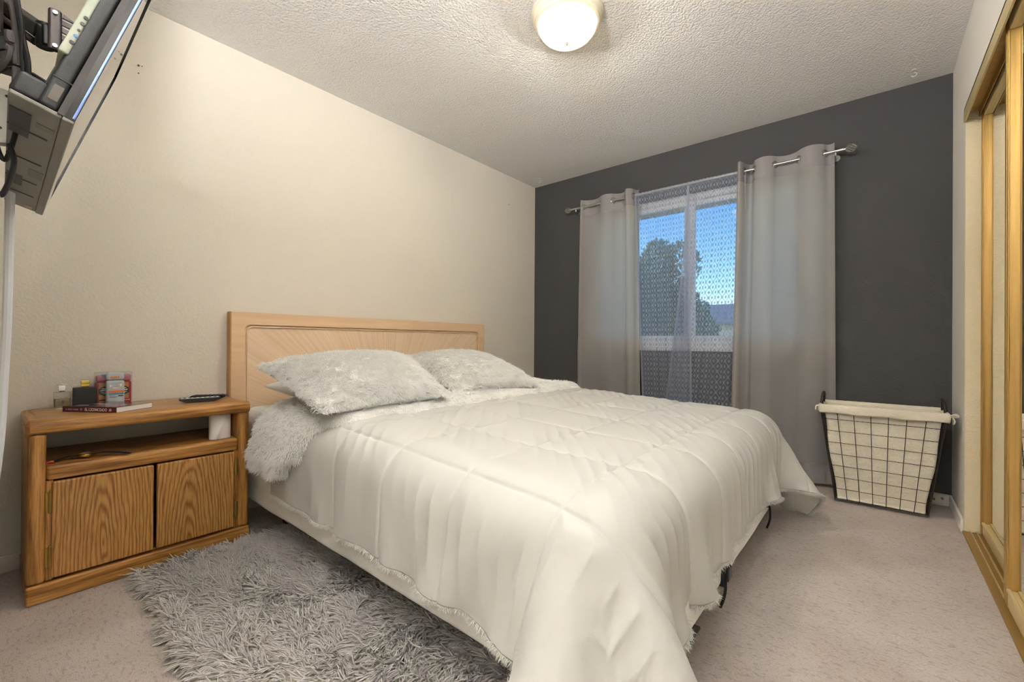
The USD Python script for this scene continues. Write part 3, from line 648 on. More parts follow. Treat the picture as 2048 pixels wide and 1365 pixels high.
pillow('plush_pillow', ((-1.68, 1.56, .640), (-1.58, 2.17, .640), (-2.27, 1.67, .81), (-2.26, 2.40, .79)), .095, 'fluffy white plush pillow on the window side of the bed', 23, 34000)

# ================================================================= RUG
rug = thing('shag_rug', 'grey shaggy rug on the carpet, half under the bed beside the nightstand', 'rug', (-1.2, .8, 0))
RX0, RX1, RY0, RY1 = -2.145, -.42, .372, 1.45
RG = np.empty((90, 60, 3)); RG[..., 0] = np.linspace(RX0, RX1, 90)[:, None]; RG[..., 1] = np.linspace(RY0, RY1, 60)[None]
RG[..., 2] = .012
RG[..., 1] += .008*np.sin(RG[..., 0]*9)
obj('backing', rbox(RX0, RX1, RY0, RY1, 0, .010, .004, 8), M['rug_back'], rug)
mask = (RG[..., 1] < 1.02).astype(float)
pts, w = fur(RG, np.broadcast_to([0, 0, 1.], RG.shape), 72000, .056, .0042, lean=(.1, -.45, 0), spread=.36, seed=9, clump=.45, mask=mask, droop=.75, comb=.95, tip=.45, k=5)
pts[..., 2] = np.maximum(pts[..., 2], .006)
curves('pile', pts, w, M['pile'], rug)

# ================================================================= NIGHTSTAND
NX0, NX1, NY0, NY1, NZ = XL+.012, -2.19, .086, .766, .628
ns = thing('nightstand', 'honey oak nightstand with open shelf and two cabinet doors', 'nightstand', ((NX0+NX1)/2, (NY0+NY1)/2, 0))
def bullnose(y0, y1, z0, z1, x1, r):
    """Board along y whose front edge is rounded."""
    a = np.linspace(-PI/2, PI/2, 9); h = (z1-z0)/2; r = min(r, h)
    poly = [(x1-.043, z0), (x1-r, z0)]+[(x1-r+r*math.cos(t), (z0+z1)/2+(h-r)*np.sign(t)+r*math.sin(t)) for t in a if True]+[(x1-r, z1), (x1-.043, z1)]
    return extrude(Polygon(poly).buffer(0), y1-y0, frame4([0, y1, 0], [1, 0, 0], [0, 0, 1], [0, -1, 0]))
# top: long boards between rounded end caps
obj('top', bx(NX0, NX1-.038, NY0+.0255, NY1-.0255, .585, NZ), M['oak_top'], ns)
obj('front_edge', bullnose(NY0+.006, NY1-.002, .580, NZ+.0005, NX1+.006, .02), M['oak_y'], ns)
for ya, yb in ((NY0-.004, NY0+.045), (NY1-.045, NY1+.003)):
    obj('end_cap', rbox(NX0, NX1-.012, ya, yb, .560, NZ-.0004, .014, 16), M['oak_x'], ns)
for ya, yb in ((NY0, NY0+.045), (NY1-.045, NY1)):
    obj('side_panel', rbox(NX0, NX1-.004, ya, yb, .065, .58, .012, 16), M['oak_z'], ns)
obj('shelf', bx(NX0+.02, NX1-.03, NY0+.045, NY1-.045, .435, .468), M['oak_dark'], ns)
obj('shelf_lip', rbox(NX1-.035, NX1-.006, NY0+.044, NY1-.044, .415, .4685, .012, 16), M['oak_y'], ns)
for ya, yb in ((NY0+.045, NY0+.062), (NY1-.062, NY1-.045)):
    obj('stile', bx(NX1-.03, NX1-.012, ya, yb, .07, .415), M['oak_z'], ns)
obj('back_panel', bx(NX0, NX0+.006, NY0+.045, NY1-.045, .06, .44), M['oak_dark'], ns)
obj('bottom', bx(NX0+.006, NX1-.03, NY0+.045, NY1-.045, .055, .072), M['oak_dark'], ns)
obj('plinth', rbox(NX0, NX1+.002, NY0-.002, NY1+.002, .0, .066, .008, 12), M['oak_y'], ns)
for k, (ya, yb, hy) in enumerate(((NY0+.058, .424, NY0+.0495), (.434, NY1-.058, NY1-.0495))):
    d = obj('door', rbox(NX1-.028, NX1-.004, ya, yb, .074, .410, .006, 12), M['oak_door1' if k == 0 else 'oak_door2'], ns, label='left cabinet door with flame grain' if k == 0 else 'right cabinet door with narrow arched grain')
    for z in (.15, .342):
        hz_ = .033
        g = cat_([bx(NX1-.013, NX1-.008, hy-.006, hy+.006, z-hz_, z+hz_), cyl((NX1-.004, hy+(.005 if k == 0 else -.005), z-hz_*1.05), (NX1-.004, hy+(.005 if k == 0 else -.005), z+hz_*1.05), .0048, 10)]+[trimesh.creation.icosphere(1, .0045).apply_translation([NX1-.004, hy+(.005 if k == 0 else -.005), z+s*hz_*1.08]) for s in (-1, 1)])
        obj('hinge', g, M['brass'], d)

# things on the nightstand
def lettering(text, height, o, xdir, updir, bold=True, depth=.0006, width=None):
    t = meshkit.text_mesh(text, height, depth, bold)
    if width: t.apply_scale([width/t.extents[0], 1, 1])
    x, u = np.asarray(xdir, float), np.asarray(updir, float); x /= np.linalg.norm(x); u /= np.linalg.norm(u)
    t.apply_transform(frame4(o, x, u, np.cross(x, u))); return t
TZ = NZ
# book: spine to the camera
cA, cB = np.array([-2.405, .185, TZ]), np.array([-2.214, .312, TZ])
sx = (cB-cA)/np.linalg.norm(cB-cA); sy = np.array([-sx[1], sx[0], 0]); bl, bw, bh = np.linalg.norm(cB-cA), .150, .021
bk = thing('book', 'thin paperback with dark red spine lying on the nightstand top', 'book', (cA+cB)/2+sy*bw/2)
FB4 = frame4(cA, sx, sy, [0, 0, 1])
def onbook(m): m = m.copy(); m.apply_transform(FB4); return m
M['maroon'] = mat('maroon', '5e1626', .45); M['print_white'] = mat('print_white', 'eceae6', .6); M['print_grey'] = mat('print_grey', 'b3a3a4', .6)
M['cover_dark'] = mat('book_cover', '2a2c30', .12, coat=.6); M['cover_pink'] = mat('book_cover_pink', 'b08a86', .15, coat=.6); M['print_black'] = mat('print_black', '17181a', .5); M['print_red'] = mat('print_red', 'b02434', .5)
obj('pages', onbook(bx(.0015, bl-.0015, .002, bw-.002, .0012, bh-.0012)), M['paper'], bk)
obj('spine', onbook(bx(0, bl, -.0008, .0022, 0, bh)), M['maroon'], bk)
obj('back_cover', onbook(bx(0, bl, .002, bw, 0, .0012)), M['maroon'], bk)
cv = obj('front_cover', onbook(bx(0, bl, .002, bw, bh-.0012, bh)), M['cover_dark'], bk)
for (a, b, c, d, m_) in ((.10, .215, .012, .10, 'cover_pink'), (.02, .075, .02, .04, 'print_grey'), (.055, .12, .065, .078, 'print_white'), (.17, .20, .045, .075, 'print_white')):
    obj('cover_print', onbook(extrude(Polygon([(a, c), (b, c+.01), (b-.01, d), (a+.012, d-.006)]), .0002).apply_translation([0, 0, bh])), M[m_], cv)
obj('cover_print', onbook(extrude(Polygon([(.175, .05), (.188, .05), (.188, .07), (.175, .07)]), .0004).apply_translation([0, 0, bh])), M['print_red'], cv)
def spine_text(text, h, x, bold, m_, wd=None): obj('spine_lettering', lettering(text, h, cA+sx*x-sy*.0008+np.array([0, 0, (bh-h)/2]), sx, [0, 0, 1], bold, .0004, wd), M[m_], bk)
spine_text('J. Jesús Lemus', .0075, .013, False, 'print_grey', .055)
spine_text('EL LICENCIADO', .0105, .096, True, 'print_white', .094)
spine_text('B', .009, .199, True, 'print_white', .010)
obj('spine_emblem', place(lathe([(.0022, 0), (.0046, 0), (.0046, .0005), (.0022, .0005), (.0022, 0)], (0, 0, 0), 20), cA+sx*.081-sy*.0006+np.array([0, 0, bh/2]), rx=PI/2, rz=math.atan2(sx[1], sx[0])), M['print_grey'], bk)

# perfume bottle
pb = thing('perfume_bottle', 'small clear glass perfume bottle with silver cap on the nightstand', 'perfume', (-2.53, .192, TZ))
px, py = -2.53, .192
obj('bottle', tm(m3.Manifold(m3.Mesh(np.asarray(rbox(px-.015, px+.015, py-.024, py+.024, TZ, TZ+.066, .006, 12).vertices, np.float32), np.asarray(rbox(px-.015, px+.015, py-.024, py+.024, TZ, TZ+.066, .006, 12).faces, np.uint32)))), M['clear_glass'], pb)
obj('perfume', rbox(px-.0115, px+.0115, py-.020, py+.020, TZ+.006, TZ+.040, .004, 8), mat('perfume_liquid', 'f0e6c8', .0, extra={'transmission_weight': 1.0, 'ior': 1.36}), pb)
obj('spray_collar', cyl((px, py, TZ+.064), (px, py, TZ+.072), .0075, 16), M['screw'], pb)
obj('cap', rbox(px-.010, px+.010, py-.0105, py+.0105, TZ+.070, TZ+.094, .002, 8), mat('silver_cap', 'dcdce0', .18, .9), pb)
obj('cap_rim', rbox(px-.013, px+.013, py-.0135, py+.0135, TZ+.0935, TZ+.0965, .001, 8), mat('cap_rim', 'cfc4c4', .3, .6), pb)
obj('label_print', lettering('eau', .006, [px+.0152, py+.004, TZ+.018], [0, 0, 1], [0, -1, 0], False, .0003), M['print_black'], pb)
# black box-shaped perfume with gold cap
bb = thing('black_perfume', 'square matte black perfume bottle with a gold cap', 'perfume', (-2.535, .26, TZ))
obj('flask', rbox(-2.558, -2.515, .224, .294, TZ, TZ+.079, .003, 8), M['black_plastic'], bb)
obj('neck', cyl((-2.537, .260, TZ+.078), (-2.537, .260, TZ+.083), .009, 16), M['brass'], bb)
M['gold_cap'] = mat('gold_cap', 'd9b95a', .22, .9)
obj('cap', cat_([rbox(-2.549, -2.525, .247, .272, TZ+.082, TZ+.0925, .002, 8), rbox(-2.549, -2.525, .247, .272, TZ+.0935, TZ+.107, .002, 8)]), M['gold_cap'], bb)
# grey deodorant stick in front
gy0, gy1, gx = .318, .377, -2.478
M['deo_grey'] = mat('deo_grey', 'b4bcc2', .35); M['deo_orange'] = mat('deo_orange', 'e0793a', .4); M['deo_blue'] = mat('deo_blue', '3d8fc4', .4); M['oval_white'] = mat('oval_white', 'f2f2ee', .4)
gd = thing('grey_deodorant', 'flat grey deodorant stick with white oval brand badge', 'deodorant', (gx-.015, (gy0+gy1)/2, TZ))
obj('stick_body', rbox(gx-.032, gx, gy0, gy1, TZ, TZ+.106, .010, 16), M['deo_grey'], gd)
obj('lid', rbox(gx-.031, gx-.0005, gy0+.001, gy1-.001, TZ+.1065, TZ+.139, .009, 16), M['deo_grey'], gd)
def ellipse(cy, cz, a, b, rot=0, n=32): t = np.linspace(0, 2*PI, n, endpoint=False); return Polygon(np.stack([cy+a*np.cos(t)*math.cos(rot)-b*np.sin(t)*math.sin(rot), cz+a*np.cos(t)*math.sin(rot)+b*np.sin(t)*math.cos(rot)], 1))
gc = (gy0+gy1)/2
obj('badge_rim', extrude(ellipse(gc, TZ+.083, .0215, .0125, .12), .0005, yz_at(gx-.0002)), M['print_grey'], gd)
obj('badge', extrude(ellipse(gc, TZ+.083, .020, .011, .12), .0008, yz_at(gx-.0002)), M['oval_white'], gd)
obj('badge_lettering', cat_([lettering('RIGHT', .0078, [gx+.0007, gc-.013, TZ+.0838], [0, 1, .12], [0, -.12, 1], True, .0004, .027), lettering('GUARD', .0078, [gx+.0007, gc-.016, TZ+.0738], [0, 1, .12], [0, -.12, 1], True, .0004, .030)]), M['print_black'], gd)
obj('orange_band', extrude(sbox(gy0+.007, TZ+.052, gy1-.004, TZ+.063), .0006, yz_at(gx-.0002)), M['deo_orange'], gd)
obj('blue_band', extrude(sbox(gy0+.008, TZ+.045, gy1-.004, TZ+.0515), .0006, yz_at(gx-.0002)), M['deo_blue'], gd)
obj('lid_band', extrude(sbox(gy0+.012, TZ+.115, gy1-.018, TZ+.1225), .0006, yz_at(gx-.0007)), M['deo_orange'], gd)
obj('small_print', cat_([extrude(sbox(gy0+.010, TZ+z, gy0+.010+l, TZ+z+.0012), .0005, yz_at(gx-.0002)) for z, l in ((.0405, .018), (.036, .026), (.033, .022))]+[extrude(sbox(gy1-.022, TZ+.037, gy1-.006, TZ+.042), .0005, yz_at(gx-.0002))]), M['steel_grey'], gd)
# red twin pack behind
M['red_pack'] = mat('red_pack', 'a8222a', .3); M['pack_gold'] = mat('pack_gold', 'c08a44', .35); M['pack_pink'] = mat('pack_pink', 'b8707e', .4)
M['clear_film'] = usdkit.material(stage, '/World/Looks/clear_film', {'t': ('transparent_bsdf', {'color': (.93, .93, .95)}), 'g': ('glossy_bsdf', {'roughness': .15, 'color': (1, 1, 1)}), 'm': ('mix_closure', {'fac': .06})}, [('t.BSDF', 'm.closure1'), ('g.BSDF', 'm.closure2')], surface='m.closure')
rd = thing('red_deodorant_pack', 'shrink wrapped twin pack of red deodorant sticks behind the grey one', 'deodorant', (-2.55, .352, TZ))
rx = -2.532
for k, (a, b) in enumerate(((.292, .348), (.352, .408))):
    s_ = obj('red_stick', rbox(rx-.035, rx, a, b, TZ, TZ+.098, .008, 12), M['red_pack'], rd)
    obj('stick_lid', rbox(rx-.034, rx-.001, a+.001, b-.001, TZ+.098, TZ+.126, .008, 12), M['pack_pink'], s_)
    c = (a+b)/2
    obj('gold_panel', extrude(sbox(a+.010, TZ+.022, b-.010, TZ+.092), .0005, yz_at(rx-.0002)), M['pack_gold'], s_)
    hexa = Polygon([(c+.023*math.cos(t), TZ+.058+.021*math.sin(t)) for t in np.arange(6)*PI/3+PI/6])
    obj('black_badge', extrude(hexa, .0009, yz_at(rx-.0002)), M['print_black'], s_)
    obj('badge_print', cat_([extrude(sbox(c-l/2, TZ+z, c+l/2, TZ+z+h), .0012, yz_at(rx-.0002)) for z, h, l in ((.066, .004, .018), (.058, .005, .028), (.050, .003, .022), (.045, .002, .014))]), M['print_white'], s_)
    obj('foot_print', extrude(sbox(c-.008, TZ+.014, c+.022, TZ+.0165), .0006, yz_at(rx-.0002)), M['print_white'], s_)
obj('blue_lid_tab', rbox(rx-.030, rx+.001, .312, .330, TZ+.120, TZ+.128, .002, 6), M['deo_blue'], rd)
obj('film', rbox(rx-.037, rx+.0025, .289, .411, TZ, TZ+.140, .006, 8), M['clear_film'], rd)

# remotes
def remote(label, c, ang, L, W, mbody, mtop, tip):
    t = thing('remote_control', label, 'remote', c)
    prof = Polygon([(-L/2, .012), (-L/2+.004, .018), (L/2-.004, .018), (L/2, .012), (L/2-.022, .003), (L/2-.03, 0), (-L/2+.028, 0), (-L/2+.02, .003)])
    b = extrude(prof, W); b.apply_transform(frame4([0, W/2, 0], [1, 0, 0], [0, 0, 1], [0, -1, 0]))
    mv = lambda g: place(g, c, rz=ang)
    obj('body', mv(b), mbody, t)
    obj('key_panel', mv(rbox(-L/2+.008, L/2-.008, -W/2+.004, W/2-.004, .0175, .0195, .0009, 6)), mtop, t)
    for i in range(7):
        for j in range(3):
            obj('button', mv(rbox(-L/2+.016+i*(L-.036)/6.4, -L/2+.016+i*(L-.036)/6.4+.010, -.016+j*.0125, -.016+j*.0125+.007, .0190, .0208, .0008, 6)), tip, t)
    return t
M['remote_grey'] = mat('remote_grey', 'c2c6ca', .35); M['remote_key'] = mat('remote_key', '5c6066', .45); M['remote_dark'] = mat('remote_dark', '1f1f20', .3); M['remote_key_dark'] = mat('remote_key_dark', '47474a', .45)
remote('remote control with light grey key panel on the nightstand edge', (-2.345, .615, TZ+.0005), math.atan2(.98, .2), .155, .046, M['black_plastic'], M['remote_grey'], M['remote_key'])
remote('all black remote control lying behind the grey faced one', (-2.425, .672, TZ+.0005), math.atan2(.86, .5), .145, .042, M['remote_dark'], M['remote_dark'], M['remote_key_dark'])

# things on the shelf
SZ = .468
M['navy'] = mat('navy_strap', '16183a', .55); M['watch_gold'] = mat('watch_gold', 'c9a24c', .2, 1.0); M['watch_face'] = mat('watch_face', '9aa0a6', .15, coat=.8)
wt = thing('wrist_watch', 'gold wrist watch with dark navy strap lying on the open shelf', 'watch', (-2.25, .235, SZ))
wc = np.array([-2.252, .232, SZ+.010])
obj('case', lathe([(0, -.006), (.018, -.006), (.0215, -.002), (.0215, .003), (.0195, .006), (.018, .0068), (.018, .0055), (0, .0055)], wc, 32), M['watch_gold'], wt)
obj('dial', cyl(wc+[0, 0, .0054], wc+[0, 0, .0060], .0178, 28), M['watch_face'], wt)
obj('crown', cyl(wc+[.020, .004, 0], wc+[.0255, .005, 0], .003, 10), M['watch_gold'], wt)
def strap(p): return tube(p, .009, 8, 6, flat=.18)
obj('strap', strap([[-2.256, .252, SZ+.008], [-2.240, .278, SZ+.014], [-2.215, .312, SZ+.012], [-2.185, .350, SZ+.005]]), M['navy'], wt)
obj('strap', strap([[-2.254, .213, SZ+.008], [-2.254, .192, SZ+.012], [-2.250, .168, SZ+.008], [-2.244, .148, SZ+.003]]), M['navy'], wt)
obj('buckle', tube([[-2.250, .150, SZ+.005], [-2.236, .150, SZ+.006], [-2.235, .141, SZ+.003], [-2.249, .141, SZ+.003], [-2.250, .150, SZ+.005]], .0014, 6, 2, curve=False), M['watch_gold'], wt)
obj('red_capsule', cat_([cyl((-2.236, .134, SZ+.004), (-2.226, .148, SZ+.004), .004, 10), trimesh.creation.icosphere(2, .004).apply_translation([-2.226, .148, SZ+.004]), trimesh.creation.icosphere(2, .004).apply_translation([-2.236, .134, SZ+.004])]), mat('red_gloss', 'c23a44', .3), label='tiny red item on the shelf next to the left side panel', cat='trinket')
rl = thing('paper_roll', 'white paper roll with a loose sheet standing in the open shelf', 'paper roll', (-2.275, .678, SZ))
rcx, rcy = -2.275, .672
obj('roll', lathe([(.018, 0), (.041, 0), (.0415, .002), (.0415, .104), (.041, .106), (.018, .106), (.018, 0)], (rcx, rcy, SZ), 40), M['paper'], rl)
a = np.linspace(-1.5, .55, 22)[:, None]; zz = np.linspace(0, 1, 14)[None]
rr_ = .0430+.010*(1-zz)+.004*np.exp(-((a-.5)/.3)**2)
wdt = np.clip(.45+.55*zz, 0, 1); ang = -.75+(a+1.5)/2.05*1.35*wdt-.35
FL = np.stack([rcx+rr_*np.cos(ang), rcy+rr_*np.sin(ang), SZ+.001+.104*zz+0*a], -1)
obj('loose_sheet', grid(FL), M['paper'], rl, smooth=True)

# ================================================================= CEILING LAMP
LX, LY = -1.105, 1.715
lp = thing('ceiling_lamp', 'round flush ceiling lamp with lit frosted glass bowl', 'ceiling lamp', (LX, LY, HC))
obj('trim_ring', lathe([(.166, 0), (.167, -.012), (.160, -.016), (.158, -.030), (.150, -.036), (.148, -.048), (.138, -.052), (.134, -.046), (.135, -.012), (.135, 0), (.166, 0)], (LX, LY, HC), 64), M['lamp_trim'], lp)
obj('reflector', lathe([(0, -.006), (.134, -.006), (.134, -.001), (0, -.001)], (LX, LY, HC), 48), mat('reflector', '8f7440', .5), lp)
bp_ = [(.1375, -.050)]+[(.1375*math.cos(t), -.050-.085*math.sin(t)) for t in np.linspace(.12, PI/2-.02, 16)]
obj('glass_bowl', lathe(bp_, (LX, LY, HC), 64), M['lamp_glass'], lp, smooth=True)
obj('finial', cat_([lathe([(0, -.003), (.006, -.003), (.007, 0), (.005, .004), (.0, .004)], (LX, LY, HC-.137), 16), trimesh.creation.icosphere(2, .0045).apply_translation([LX, LY, HC-.143])]), M['brass'], lp)
for dx, dy in ((.048, -.012), (-.05, .02)):
    b_ = trimesh.creation.icosphere(3, .018); b_.apply_scale([1.25, 1, 1]); b_.apply_translation([LX+dx, LY+dy, HC-.068])
    obj('bulb', b_, M['bulb'], lp, smooth=True)

# ================================================================= CURTAINS
RZ, RY = 2.112, YB-.09
rod = thing('curtain_rod', 'brushed nickel double curtain rod with twisted cage finials', 'curtain rod', (-1.1, RY, RZ))
obj('rod', cyl((-2.10, RY, RZ), (-.165, RY, RZ), .0085, 16), M['grommet'], rod)
for x, s in ((-2.10, -1), (-.165, 1)):
    fn = obj('finial_neck', cat_([cyl((x, RY, RZ), (x+s*.016, RY, RZ), .011, 16), cyl((x+s*.016, RY, RZ), (x+s*.026, RY, RZ), .008, 16)]), M['grommet'], rod)
    cx = x+s*.050
    for k in range(8):
        t = np.linspace(0, PI, 14); ph = k*PI/4+t*.9
        obj('cage_wire', tube(np.stack([cx-.026*np.cos(t), RY+.023*np.sin(t)*np.cos(ph), RZ+.023*np.sin(t)*np.sin(ph)], 1), .0028, 6, curve=False), M['grommet'], fn)
    obj('finial_tip', trimesh.creation.icosphere(2, .007).apply_translation([cx+s*.026, RY, RZ]), M['grommet'], fn)
for x in (-2.065, -.19):
    obj('bracket', cat_([cyl((x, RY, RZ-.012), (x, YB, RZ-.012), .005, 10), cyl((x, YB-.006, RZ-.018), (x, YB, RZ-.018), .020, 20), cyl((x, RY, RZ-.022), (x, RY, RZ-.009), .007, 10), cyl((x, RY, RZ-.030), (x, RY, RZ-.022), .0045, 10)]), M['grommet'], rod)

def pleat(xs, amp, n, front=1):
    """Wave through the grommet positions xs: y offset at each sample of the cloth's width."""
    X, Yo, T_ = [], [], []
    for k in range(len(xs)-1):
        t = np.linspace(0, 1, n, endpoint=(k == len(xs)-2)); w = xs[k+1]-xs[k]
        X.append(xs[k]+w*t); Yo.append(-front*(-1)**k*amp[k]*np.sin(PI*t)**.8)
    return np.concatenate(X), np.concatenate(Yo)
def curtain(label, xs, amp, grom, bottom, mat_main, spread, front, seed, z0=.028):
    t = thing('grey_curtain', label, 'curtain', (np.mean(xs), RY, 0), group=None)
    X, Yo = pleat(xs, amp, 26, front)
    s = np.concatenate([[0], np.cumsum(np.hypot(np.diff(X), np.diff(Yo)))])
    zt, zh = RZ+.058, RZ-.078
    def sheet(z):
        q = np.clip((zt-z)/(zt-z0), 0, 1)[:, None]
        cx_ = np.mean(xs)
        xx = cx_+(X[None]-cx_)*(1+(spread-1)*q)+bottom*q
        relax = 1-.55*q**.7
        yy = Yo[None]*relax+.012*q*np.sin(X[None]*31+seed+2.0*q)+.03*noise2(X[None]*1.0+0*q, q*2.0+0*X[None], 2.4, seed)*q
        yy = yy+.010*noise2(X[None]+0*q, q*6+0*X[None], 7, seed+1)*np.clip((q-.62)*4, 0, 1)
        Pm = np.stack([xx, RY+yy, np.broadcast_to(z[:, None], xx.shape)], -1)
        Pm[..., 1] = np.minimum(Pm[..., 1], YB-.016)
        uv = np.stack([np.broadcast_to(s[None], xx.shape), np.broadcast_to(z[:, None], xx.shape)], -1)
        return Pm, uv
    for nm, za, zb, n, m_ in (('panel', zh, z0+.12, 90, mat_main), ('header_band', zt, zh, 10, M['curtain_hem']), ('bottom_hem', z0+.12, z0, 8, M['curtain_hem'])):
        Pm, uv = sheet(np.linspace(za, zb, n))
        if nm == 'header_band':     # cut where the eyelets are: cloth bends round the rod there
            pass
        v, f = grid(Pm); obj(nm, (v, f), m_, t, smooth=True, uv=uv.reshape(-1, 2))
    for gx_, sgn in grom:
        i = np.argmin(np.abs(X-gx_)); d = np.array([X[min(i+1, len(X)-1)]-X[max(i-1, 0)], Yo[min(i+1, len(X)-1)]-Yo[max(i-1, 0)], 0]); d /= np.linalg.norm(d)
        n_ = np.array([d[1], -d[0], 0])
        ring = [np.array([X[i], RY+Yo[i], RZ])+.0205*(math.cos(a_)*d+math.sin(a_)*np.array([0, 0, 1.])) for a_ in np.arange(24)/24*2*PI]
        obj('grommet', tube(ring, .0048, 6, closed=True), M['grommet'], t)
curtain('narrow grey grommet curtain on the headboard side of the window', [-2.02, -1.984, -1.825, -1.70, -1.594, -1.52, -1.475], [.02, .035, .03, .032, .045, .05], [(-1.984, 1), (-1.825, 1), (-1.70, 1), (-1.594, 1), (-1.52, 1)], .0, M['curtain'], 1.12, 1, 31)
curtain('wide grey grommet curtain on the closet side, hanging to the carpet', [-.745, -.70, -.640, -.517, -.384, -.243, -.195], [.055, .06, .040, .036, .045, .02], [(-.70, 1), (-.640, 1), (-.517, 1), (-.384, 1), (-.243, 1)], -.015, M['curtain'], 1.10, 1, 32)
def sheer(label, x0, x1, bx0, bx1, waves, seed, ydep):
    n = 130; t = np.linspace(0, 1, n)
    z = np.concatenate([np.linspace(RZ, RZ-.1, 12), np.linspace(RZ-.1, .05, 70)[1:]]); q = ((RZ-z)/(RZ-.05))[:, None]
    xa, xb = x0+(bx0-x0)*q**1.2, x1+(bx1-x1)*q**1.2
    xx = xa+(xb-xa)*t[None]
    ph = t[None]*waves*2*PI+seed+1.2*noise2(t[None]+0*q, q+0*t[None], 3, seed)*2
    yy = RY+(YB-ydep-RY)*np.clip(q*4, 0, 1)+(.008+.006*q)*np.clip(q*30, .1, 1)*np.sin(ph)+.003*np.sin(ph*2.3+1)*np.clip(q*30, 0, 1)
    Pm = np.stack([xx, np.minimum(yy, YB-.012), np.broadcast_to(z[:, None], xx.shape)], -1)
    uv = np.stack([np.broadcast_to(t[None]*(x1-x0)*1.35, xx.shape), np.broadcast_to(z[:, None], xx.shape)], -1)
    tt = thing('sheer_curtain', label, 'curtain', ((x0+x1)/2, YB-ydep, 0))
    obj('lace_panel', grid(Pm), M['sheer'], tt, smooth=True, uv=uv.reshape(-1, 2))
    e = [i for i in (0, n-1)]
    for i in e: obj('side_hem', grid(np.stack([Pm[:, i]+[-.008, -.002, 0], Pm[:, i]+[.008, -.002, 0]], 1)), M['sheer_hem'], tt, smooth=True)
    obj('rod_pocket', tube(np.stack([Pm[0, ::3, 0], np.full(len(Pm[0, ::3]), RY), RZ+.001*np.sin(np.arange(len(Pm[0, ::3]))*2.2)], 1), .0125+.002*np.sin(np.arange(len(Pm[0, ::3]))*2.1), 10, 2), M['sheer_hem'], tt)
M['sheer_hem'] = usdkit.material(stage, '/World/Looks/sheer_hem', {'d': ('diffuse_bsdf', {'color': lin('c3c8d6')}), 't': ('translucent_bsdf', {'color': lin('c3c8d6')}), 'a': ('mix_closure', {'fac': .5}), 'x': ('transparent_bsdf', {}), 'm': ('mix_closure', {'fac': .62})},  # hems carry the same bluish sky cast in their colour
    [('d.BSDF', 'a.closure1'), ('t.BSDF', 'a.closure2'), ('x.BSDF', 'm.closure1'), ('a.closure', 'm.closure2')], surface='m.closure')
sheer('white lace sheer covering the left window pane', -1.505, -1.085, -1.42, -1.06, 5, 2, .072)
sheer('white lace sheer covering the right window pane', -1.083, -.70, -1.31, -.76, 5, 4, .034)

# ================================================================= LAUNDRY BASKET
lb = thing('laundry_basket', 'black wire laundry basket with cream cotton liner in the corner', 'basket', (.02, 3.28, 0))
bot = dict(x=(-.172, .219), y=(3.14, 3.30), z=.012); topb = dict(x=(-.238, .283), y=(3.07, 3.335), z=.548)
def ring_at(t, inset=0.):
    z = bot['z']+(topb['z']-bot['z'])*t
    x0, x1 = [b+(c-b)*t for b, c in zip(bot['x'], topb['x'])]; y0, y1 = [b+(c-b)*t for b, c in zip(bot['y'], topb['y'])]
    x0 += inset; x1 -= inset; y0 += inset; y1 -= inset
    return np.array([[x0, y0, z], [x1, y0, z], [x1, y1, z], [x0, y1, z]])
for t in np.linspace(0, 1, 9)[1:]:
    obj('wire', cat_([cyl(a, b, .0014, 6) for a, b in zip(ring_at(t), np.roll(ring_at(t), -1, 0))]), M['wire'], lb)
obj('base_frame', cat_([cyl(a, b, .0045, 8) for a, b in zip(ring_at(0), np.roll(ring_at(0), -1, 0))]), M['wire'], lb)
for k in range(4):
    A0, A1, B0, B1 = ring_at(0)[k], ring_at(0)[(k+1) % 4], ring_at(1)[k], ring_at(1)[(k+1) % 4]
    m_ = 7 if k % 2 == 0 else 5
    for i in range(m_):
        t = i/m_; obj('wire', cyl(A0+(A1-A0)*t, B0+(B1-B0)*t, .0016 if i else .0026, 6), M['wire'], lb)
def loop(t, inset, n=28):
    R4 = ring_at(t, inset); out = []
    for k in range(4):
        a, b = R4[k], R4[(k+1) % 4]; s = np.linspace(0, 1, n, endpoint=False)[:, None]; out.append(a+(b-a)*s)
    P = np.vstack(out); c = P.mean(0)
    for _ in range(3): P = .25*np.roll(P, 1, 0)+.5*P+.25*np.roll(P, -1, 0)
    return P
ts = np.linspace(.012, 1.0, 34)
LG = np.stack([loop(t, .007+.004*np.sin(t*9)) for t in ts])
wob = .010*noise2(np.arange(112)[None]*.09+0*ts[:, None], ts[:, None]*2+0*np.arange(112)[None], 2.2, 15)+.0
cn = LG.mean(1, keepdims=True); dr = LG-cn; dr[..., 2] = 0; dr /= np.maximum(np.linalg.norm(dr, axis=-1, keepdims=True), 1e-6)
LG = LG+dr*(np.minimum(wob, .002)-.004)[..., None]
ring_lip = []
for q, (dt_, o, dz) in enumerate([(1.0, -.002, .012), (1.0, .006, .016), (1.0, .012, .010), (1.0, .013, -.01), (1.0, .012, -.024), (1.0, .009, -.032), (1.0, .006, -.029)]):
    P = loop(1.0, -o); P[:, 2] += dz+.003*np.sin(np.arange(112)*.6+q)*(dz < -.02); ring_lip.append(P)
v, f = grid(LG, True)
cb = len(v); v = np.vstack([v, LG[0].mean(0)]); f = np.vstack([f, [[cb, (i+1) % 112, i] for i in range(112)]])
obj('liner', (v, f), M['liner'], lb, smooth=True)
v, f = grid(np.stack([LG[-1]]+ring_lip), True); obj('liner_cuff', (v, f), M['liner'], lb, smooth=True)
for s, x in ((-1, topb['x'][0]), (1, topb['x'][1])):
    yc_ = np.mean(topb['y']); a_ = np.linspace(0, PI, 12)
    obj('handle', tube(np.stack([x+s*.0-.006*s*np.sin(a_), yc_-.06*np.cos(a_), topb['z']+.01+.062*np.sin(a_)], 1), .0085, 8, curve=False), M['wire'], lb)
